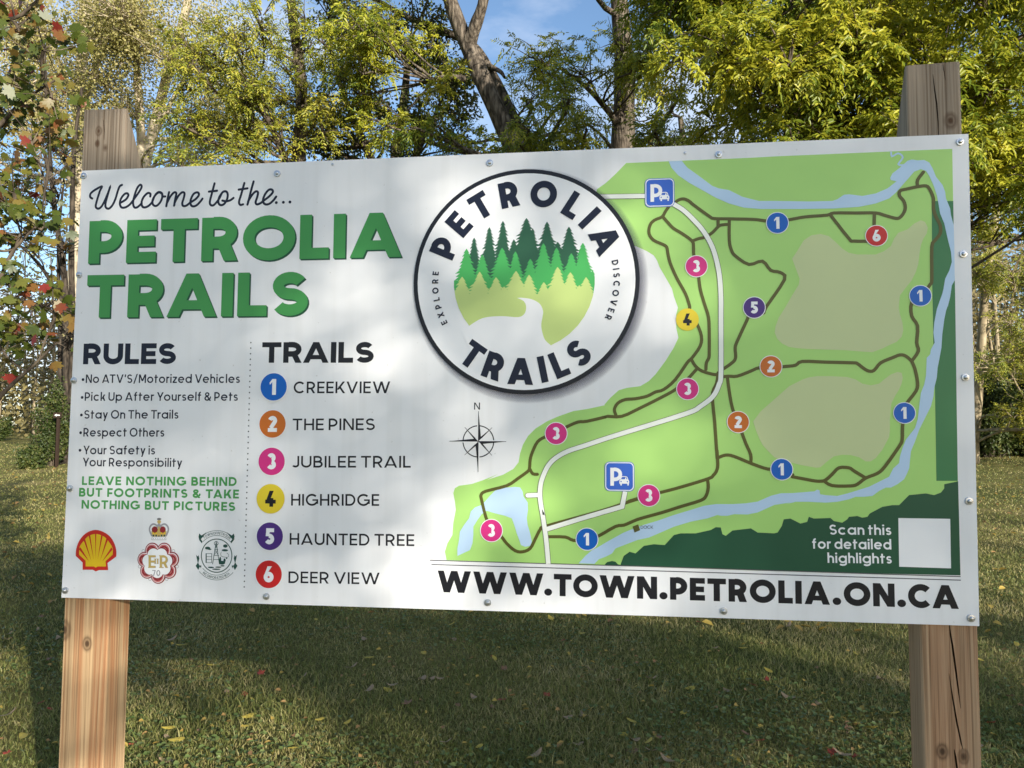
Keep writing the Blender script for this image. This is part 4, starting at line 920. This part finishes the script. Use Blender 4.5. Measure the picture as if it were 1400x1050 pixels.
# two big walnuts behind the sign
cl = region(440,620,-60,150,13,.75,10,1)+region(560,720,165,215,12.5,.5,8,2)+region(690,830,120,210,12.5,.55,9,3)+region(470,610,20,200,12.5,.6,8,103)+region(430,620,-260,-60,13,1.0,6,4)+region(620,800,-420,-200,14,1.2,5,5)
tree('walnut_tree', 'leaning walnut tree with twin ridged trunks behind the round logo', 'tree', gp(790,14),
     [([gp(790,14)-Vector((0,0,.2)), at(742,280,14), at(700,195,14), at(656,100,14), at(622,20,14), at(600,-60,14), at(580,-200,14.3), at(570,-380,14.6)], .29, .09),
      ([at(744,300,14.3), at(716,200,14.5), at(686,130,14.7), at(654,72,14.9), at(625,50,15.3), at(560,25,15.6), at(480,-20,16)], .20, .05),
      ([at(640,62,14), at(650,35,13.8), at(662,-5,13.6), at(668,-80,13.6), at(690,-200,13.6)], .17, .06),
      ([at(634,108,14), at(612,104,13.7), at(594,110,13.4)], .08, .05),
      ([at(668,90,14.7), at(684,98,14.4), at(690,106,14.2)], .07, .03)],
     clumps_px(cl, 1), LWALN, walnut_bark, lm_walnut, 21, 30, 6)
cl = region(735,900,0,120,13.5,.7,7,6)+region(770,830,150,205,13,.45,3,7)+region(880,960,40,200,12.5,.6,6,8)+region(720,1000,-320,-40,14,1.1,9,9)
tree('walnut_tree', 'upright walnut tree with a straight ridged trunk above the parking badge', 'tree', gp(850,15),
     [([gp(850,15)-Vector((0,0,.2)), at(851,300,15), at(852,190,15), at(854,100,15), at(848,20,15), at(838,-120,15), at(840,-330,15)], .36, .13),
      ([at(851,180,15), at(830,150,14.6), at(800,118,14.2), at(765,92,14)], .09, .03)],
     clumps_px(cl, 2), LWALN, walnut_bark, lm_walnut, 22, 30, 6)
# bare twigs against the sky between the two
# bright walnut over the right half, near the sign
cl = region(890,1430,-30,205,8,.66,47,10,1.5)+region(1320,1480,60,285,9,.6,16,11,1.0)+region(900,1500,-330,-40,8.5,.95,26,12,1.6)+region(1420,1650,-200,220,9.5,.8,8,13,1.0)
tree('walnut_tree', 'spreading yellow green walnut tree whose crown fills the sky above the map', 'tree', gp(1150,9.5),
     [([gp(1150,9.5)-Vector((0,0,.2)), at(1145,420,9.5), at(1140,250,9.4), at(1128,120,9.3), at(1120,-40,9.2), at(1130,-260,9.2)], .27, .08),
      ([at(1142,330,9.4), at(1200,190,9), at(1290,110,8.6), at(1400,50,8.4)], .12, .04), ([at(1140,280,9.4), at(1080,150,9), at(1000,90,8.6), at(930,50,8.4)], .12, .04)],
     clumps_px(cl, 3), LWALN, dark_bark, lm_walnut, 23, 46, 8, limb_r=.13)
# slim tree at the right edge
cl = region(1325,1430,290,400,22.5,1.0,9,14)+region(1335,1440,480,580,22.3,.7,15,15)+region(1380,1480,400,500,22.8,1.0,5,16)+region(1430,1600,250,560,23,1.5,9,17)
tree('ash_tree', 'slim smooth barked tree leaning beside the right edge of the sign', 'tree', gp(1326,24),
     [([gp(1326,24)-Vector((0,0,.2)), at(1334,570,24), at(1341,480,24), at(1347,400,24), at(1357,330,24), at(1368,230,24), at(1375,120,24)], .18, .08),
      ([at(1343,505,24), at(1358,500,23.6), at(1378,507,23.2), at(1392,530,23), at(1402,548,23)], .06, .02), ([at(1344,460,24), at(1362,442,23.7), at(1385,436,23.5)], .05, .02)],
     clumps_px(cl, 4), LASH, tan_bark, lm_ash, 24, 26, 7, limb_r=.25)
# trees over the left half
cl = region(225,400,20,220,12.5,.65,26,18)+region(330,470,0,180,13,.7,12,19)+region(240,480,-300,-20,13.5,1.0,10,20)
tree('locust_tree', 'yellowing locust tree with fine drooping foliage above the title', 'tree', gp(400,13.8),
     [([gp(400,13.8)-Vector((0,0,.2)), at(402,350,13.8), at(408,220,13.8), at(412,120,13.8), at(400,20,13.8), at(385,-140,13.9)], .22, .08), ([at(405,260,13.8), at(370,170,13.5), at(330,110,13.2), at(280,90,12.8)], .10, .03)],
     clumps_px(cl, 5), LASH, dark_bark, lm_ash, 25, 34, 7)
cl = region(430,640,70,225,15.5,.75,22,22)+region(340,460,120,225,15.5,.7,8,23)+region(420,640,-150,60,16,.9,9,24)
tree('elder_tree', 'shaded dark green tree with many black limbs left of the leaning trunk', 'tree', gp(545,16.5),
     [([gp(545,16.5)-Vector((0,0,.2)), at(545,350,16.5), at(540,230,16.5), at(552,140,16.5), at(560,60,16.4)], .24, .07), ([at(545,300,16.5), at(500,200,16.3), at(470,130,16), at(450,60,16)], .14, .04), ([at(543,260,16.5), at(585,180,16.2), at(610,120,16)], .10, .03)],
     clumps_px(cl, 6), lambda P, D, r: simple(P, D, r, .10, .05, 5, .07), dark_bark, lm_dark, 26, 24, 7)
cl = region(690,830,190,230,18,.7,6,25)+region(880,1340,120,240,17,1.0,13,26)+region(640,900,120,260,19,.9,7,27)
tree('elder_tree', 'shaded olive tree partly hidden behind the sign between the walnut trunks', 'tree', gp(940,18),
     [([gp(940,18)-Vector((0,0,.2)), at(945,380,18), at(940,260,18), at(930,160,18)], .22, .06), ([at(943,330,18), at(840,240,18), at(760,215,18)], .10, .03), ([at(943,330,18), at(1050,230,17.5), at(1200,190,17)], .12, .03)],
     clumps_px(cl, 7), lambda P, D, r: simple(P, D, r, .11, .055, 5, .08), dark_bark, lm_dark, 27, 20, 6)
# cottonwoods far left
LCOT = lambda P, D, r: simple(P, D, r, .085, .07, 4, .34)
cl = region(0,180,-40,170,23,1.9,13,28,1.5)+region(0,200,-360,-50,24,1.8,14,29,1.5)+region(-80,60,180,330,24,.9,4,30)
tree('cottonwood_tree', 'tall cottonwood with a pale straight trunk behind the left post', 'tree', gp(98,25),
     [([gp(98,25)-Vector((0,0,.2)), at(103,420,25), at(106,250,25), at(110,120,25), at(117,0,25), at(124,-180,25), at(126,-360,25)], .34, .14), ([at(107,180,25), at(140,60,24.6), at(170,-40,24.4), at(190,-150,24.4)], .16, .06), ([at(108,150,25), at(70,60,24.6), at(30,-30,24.4)], .14, .05)],
     clumps_px(cl, 8), LCOT, pale_bark, lm_cotton, 28, 17, 8, twig_r=.0035)
cl = region(140,330,-20,190,22,1.8,12,31,1.5)+region(150,360,-360,-40,23,1.8,12,32,1.5)+region(190,290,180,225,21,.7,5,33)
tree('cottonwood_tree', 'cottonwood with two forked pale limbs right of the left post', 'tree', gp(180,23),
     [([gp(180,23)-Vector((0,0,.2)), at(185,400,23), at(192,260,23), at(212,170,23), at(232,90,23), at(255,10,23), at(275,-110,23)], .27, .12), ([at(196,230,23), at(190,140,22.8), at(184,40,22.6), at(180,-80,22.6)], .18, .08), ([at(205,195,23), at(245,120,22.6), at(262,90,22.4)], .11, .04)],
     clumps_px(cl, 9), LCOT, pale_bark, lm_cotton, 29, 17, 8, twig_r=.0035)
# bare dark multi-stem tree at the left edge of the sign
cl = [(at(x_, y_, 19), (1.0,.9,.9)) for x_, y_ in ((70,250),(40,330),(85,330),(60,410),(20,400),(90,200),(30,250),(95,440))]
tree('bare_tree', 'nearly bare dark tree with thin crossing stems along the left edge of the sign', 'tree', gp(92,20),
     [([gp(92,20)-Vector((0,0,.2)), at(91,480,20), at(88,380,20), at(74,280,20), at(66,180,20), at(60,60,20)], .14, .04), ([gp(100,20)-Vector((0,0,.2)), at(99,470,20), at(98,330,20), at(102,200,20), at(112,120,20)], .13, .04), ([at(92,430,20), at(60,370,19.8), at(20,330,19.6), at(-20,310,19.5)], .08, .02), ([gp(84,20.4)-Vector((0,0,.2)), at(82,450,20.3), at(80,330,20.3), at(90,220,20.3)], .09, .03)],
     cl, lambda P, D, r: simple(P[::4], D[::4], r, .07, .05, 1, .05), black_bark, lm_cotton, 30, 26, 6, twig_r=.008)
# maple close on the left, only its outer branches reach the picture
mt = Vector((-3.9, 2.6, 0))
cl = [(at(x_, y_, 2.4), (.32,.40,.28)) for x_, y_ in ((-30,20),(25,30),(60,55),(20,100),(70,120),(-10,150),(40,170),(-20,230),(20,250),(60,190),(30,305),(55,300),(-15,330),(15,380),(-20,430),(40,440),(75,405),(-40,500),(-60,100),(-80,250),(-80,380),(0,-40),(60,-60),(100,-120))]
cl += [(Vector((-3.9+random.uniform(-1.2,.6), 2.6+random.uniform(-1.2,1.2), random.uniform(2.0,4.4))), (.5,.5,.4)) for _ in range(7)]
tree('maple_tree', 'young maple with red and green lobed leaves reaching in at the left', 'tree', mt,
     [([mt-Vector((0,0,.2)), mt+Vector((.03,0,1.2)), mt+Vector((-.02,.05,2.4)), mt+Vector((.05,0,3.6)), mt+Vector((0,0,4.8))], .09, .03),
      ([mt+Vector((0,0,1.2)), at(-60,612,2.4), at(0,542,2.4), at(45,500,2.4), at(78,468,2.4)], .026, .006), ([mt+Vector((0,0,1.9)), at(-40,420,2.4), at(20,340,2.4), at(60,300,2.4)], .024, .006), ([mt+Vector((0,0,2.4)), at(-30,200,2.4), at(30,140,2.4), at(75,110,2.4)], .024, .006), ([mt+Vector((0,0,2.9)), at(-30,60,2.4), at(30,20,2.4), at(70,-20,2.4)], .022, .006)],
     cl, lambda P, D, r: maples(P, D, r, .054, 2), dark_bark, lm_maple, 31, 100, 3, twig_r=.0028)

# shrubs and the far woods
def shrub(label, base, w, h, m, seed, n=2200, ll=.09, name='shrub', cat='shrub', group=None):
    rng = np.random.default_rng(seed); root = empty(name, base); tag(root, label, cat, group); wd = Wood(); P = []; D = []
    for k in range(int(26+10*w)):
        a = rng.uniform(0, 2*PI); r = rng.uniform(.1, 1); e = np.array([math.cos(a)*r*w, math.sin(a)*r*w*.7, h*rng.uniform(.45, 1.05)*(1-.35*r*r)]); q = bend((e[0]*.2, e[1]*.2, -.05), e, rng, .08, 6); wd.add(q, np.linspace(.018, .004, 6), 4)
        for j in range(n//40): 
            t = rng.uniform(.2, 1)*5; i = min(4, int(t)); P.append(q[i]*(1-(t-i))+q[i+1]*(t-i)+rng.normal(0, .13*max(w*.5, .5), 3)); D.append(rng.normal(0, 1, 3))
    P = np.array(P); P[:, 2] = np.maximum(P[:, 2], .03); wd.build('stem', dark_bark, root); V, F = simple(P, np.array(D), rng, ll, ll*.55, 2, .05); np_mesh('foliage', V, [F], [m], root); return root
shrub('dense dark green shrub standing behind the little trail marker', gp(74,19.2), .66, 2.6, lm_bush, 41, 4200, .085)
shrub('low loose shrub at the foot of the dense dark one', gp(44,18.2), .4, .6, lm_bush, 42, 1500, .10)
shrub('rounded dark shrub beside the mown path at the left border', gp(-12,33), 1.0, 1.7, lm_bush, 43, 3600, .12)
for i, (px_, Y, w_, h_, lab) in enumerate(((1350,27,1.9,3.4,'dark brushy shrub under the slim tree right of the sign'),(1405,28,2.2,3.6,'dark brushy shrub at the right border of the picture'),(1470,27,2.2,3.2,'dark brushy shrub farther along the lawn edge to the right'))):
    shrub(lab, gp(px_, Y), w_, h_, lm_bush, 50+i, 7000, .13, group='dark shrubs along the lawn edge')
# woods seen under and between the crowns: too many stems to count
rng = np.random.default_rng(77); wd = Wood(); P = []; D = []
for k in range(460):
    Y = rng.uniform(34, 62); px_ = rng.uniform(-1000, 2100); b = gp(px_, Y); hgt = rng.uniform(6, 13); q = bend((b.x, b.y, b.z-.2), (b.x+rng.normal(0, .7), b.y, b.z+hgt), rng, .03, 7); wd.add(q, np.linspace(rng.uniform(.06, .2), .03, 7), 5)
    for j in range(9):
        i = rng.integers(2, 7); e = q[i]+np.array([rng.normal(0, 1.5), rng.normal(0, 1), rng.uniform(.2, 1.8)]); t_ = bend(q[i], e, rng, .08, 4); wd.add(t_, np.linspace(.03, .01, 4), 3)
        for s_ in range(9): P.append(t_[rng.integers(1, 4)]+rng.normal(0, .5, 3)); D.append(rng.normal(0, 1, 3))
for k in range(34000):
    Y = rng.uniform(36, 58); px_ = rng.uniform(-1000, 2100); b = gp(px_, Y); P.append(np.array([b.x, b.y, b.z+abs(rng.normal(0, 2.9))])); D.append(rng.normal(0, 1, 3))
fw = empty('distant_woods', (0, 48, 0)); tag(fw, kind='stuff')
V, F = simple(np.array(P), np.array(D), rng, .30, .17, 2, .35)
far_leaf = leafmat('far_leaf', [(0,(.09,.085,.035)),(.4,(.19,.16,.065)),(.75,(.30,.25,.10)),(1,(.40,.33,.12))], .6, .35, .25, .5)
a_ = np_mesh('far_foliage', V-np.array([0, 48, 0]), [F], [far_leaf], fw)
wd.V = [v-np.array([0, 48, 0]) for v in wd.V]; wd.build('far_stems', tan_bark, fw)

# little trail marker by the shrub
tm = empty('trail_marker', gp(79,18.7)); tag(tm, 'small dark trail marker with a white arrow before the dense shrub', 'sign')
mk = mat('marker_brown', (.035,.022,.015), .7, .2); wht = mat('marker_white', (.75,.75,.72), .6, .3)
m = MB(); m.box((-.035,-.035,-.3),(.035,.035,1.50),mk); m.build('post', tm)
m = MB(); m.box((-.13,-.065,1.44),(.13,-.0365,1.60),mk); pb_ = m.build('board', tm)
m = MB(); m.box((-.012,-.070,1.505),(.085,-.066,1.535),wht); m.poly([(-.085,-.0705,1.52),(-.012,-.0705,1.48),(-.012,-.0705,1.56)], wht); m.build('arrow', pb_)

# trees behind the camera: their crowns stand in the low sun and dapple the sign and the lawn
def sunward(px_, py_, d, on='board'):
    g = at(px_, py_, 0) if on == 'board' else ground(px_, py_)
    return g+SV*d
SHADE = []
lm_shade = leafmat('oak_leaf', [(0,(.05,.075,.02)),(.5,(.12,.12,.03)),(1,(.25,.17,.05))], .5, .3)
LSH = lambda P, D, r: simple(P, D, r, .11, .065, 3, .10)
PERP = Vector((math.cos(SUN_AZ), math.sin(SUN_AZ), 0))
def thick(x, y):
    """how much foliage stands between the sun and that place of the sign"""
    g = lambda cx, cy, rx, ry: math.exp(-((x-cx)/rx)**2-((y-cy)/ry)**2)
    v = 1.2 + .9*g(330,330,260,160) + .6*g(420,680,120,70) + 1.3*g(1150,440,170,170) + 1.5*g(1290,560,130,180) + .5*g(150,480,90,160) - .6*g(740,400,130,200) - .4*g(760,720,260,90) - .5*g(200,780,170,60) - .5*g(1180,250,160,60)
    if y > 760 and x < 270: return 0
    if y > 840: v = .4
    return max(.15, v)
rs_ = random.Random(9)
def shade(x0, x1, y0, y1, st, d, on, f, seed):
    out = []; y = y0
    while y <= y1:
        x = x0
        while x <= x1:
            t = f(x, y)*rs_.uniform(.75, 1.25); k = int(t*1.5+rs_.random())
            if k: out.append((sunward(x+rs_.uniform(-.3, .3)*st, y+rs_.uniform(-.3, .3)*st, d+rs_.uniform(-1.2, 1.2), on), (.37, .37, .32) if on == 'board' else (.26, .26, .10), k))
            x += st
        y += st
    return out
def behind(label, f, off, cl, seed):
    b = Vector((f.x, f.y, 0))+PERP*off; h = f.z; q = Vector((f.x, f.y, 0))-b
    tree('oak_tree', label, 'tree', b, [([b-Vector((0,0,.2)), b+Vector((0,0,h*.3)), b+q*.15+Vector((0,0,h*.6)), b+q*.5+Vector((0,0,h*.9)), b+q*.8+Vector((0,0,h*1.15))], .15, .04)], cl, LSH, dark_bark, lm_shade, seed, 60, 5, limb_r=.25, twig_r=.004)
behind('oak tree behind the viewer whose crown shades the title side of the sign', sunward(330, 420, 17), -2.4, shade(60, 690, 80, 900, 100, 17, 'board', thick, 61), 61)
behind('oak tree behind the viewer whose crown shades the map side of the sign', sunward(1050, 420, 21), 2.4, shade(740, 1380, 40, 1000, 100, 21, 'board', thick, 62), 62)
def lawn_thick(x, y):
    if x > 1330: return 0.1 if (655 < y < 685 or 780 < y < 800 or 880 < y < 930) else 1.6
    if y > 930 and x < 400+1.9*(y-930): return 0
    if x > 860+.35*(1050-y) and y > 940: return .12
    if x > 880 and y > 900: return .9
    return 4.6
behind('oak tree behind the viewer whose crown dapples the lawn under the sign', sunward(800, 920, 26, 'g'), 3.0, shade(420, 1310, 850, 1060, 62, 26, 'g', lawn_thick, 63)+shade(1335, 1420, 630, 1050, 40, 26, 'g', lawn_thick, 64), 63)
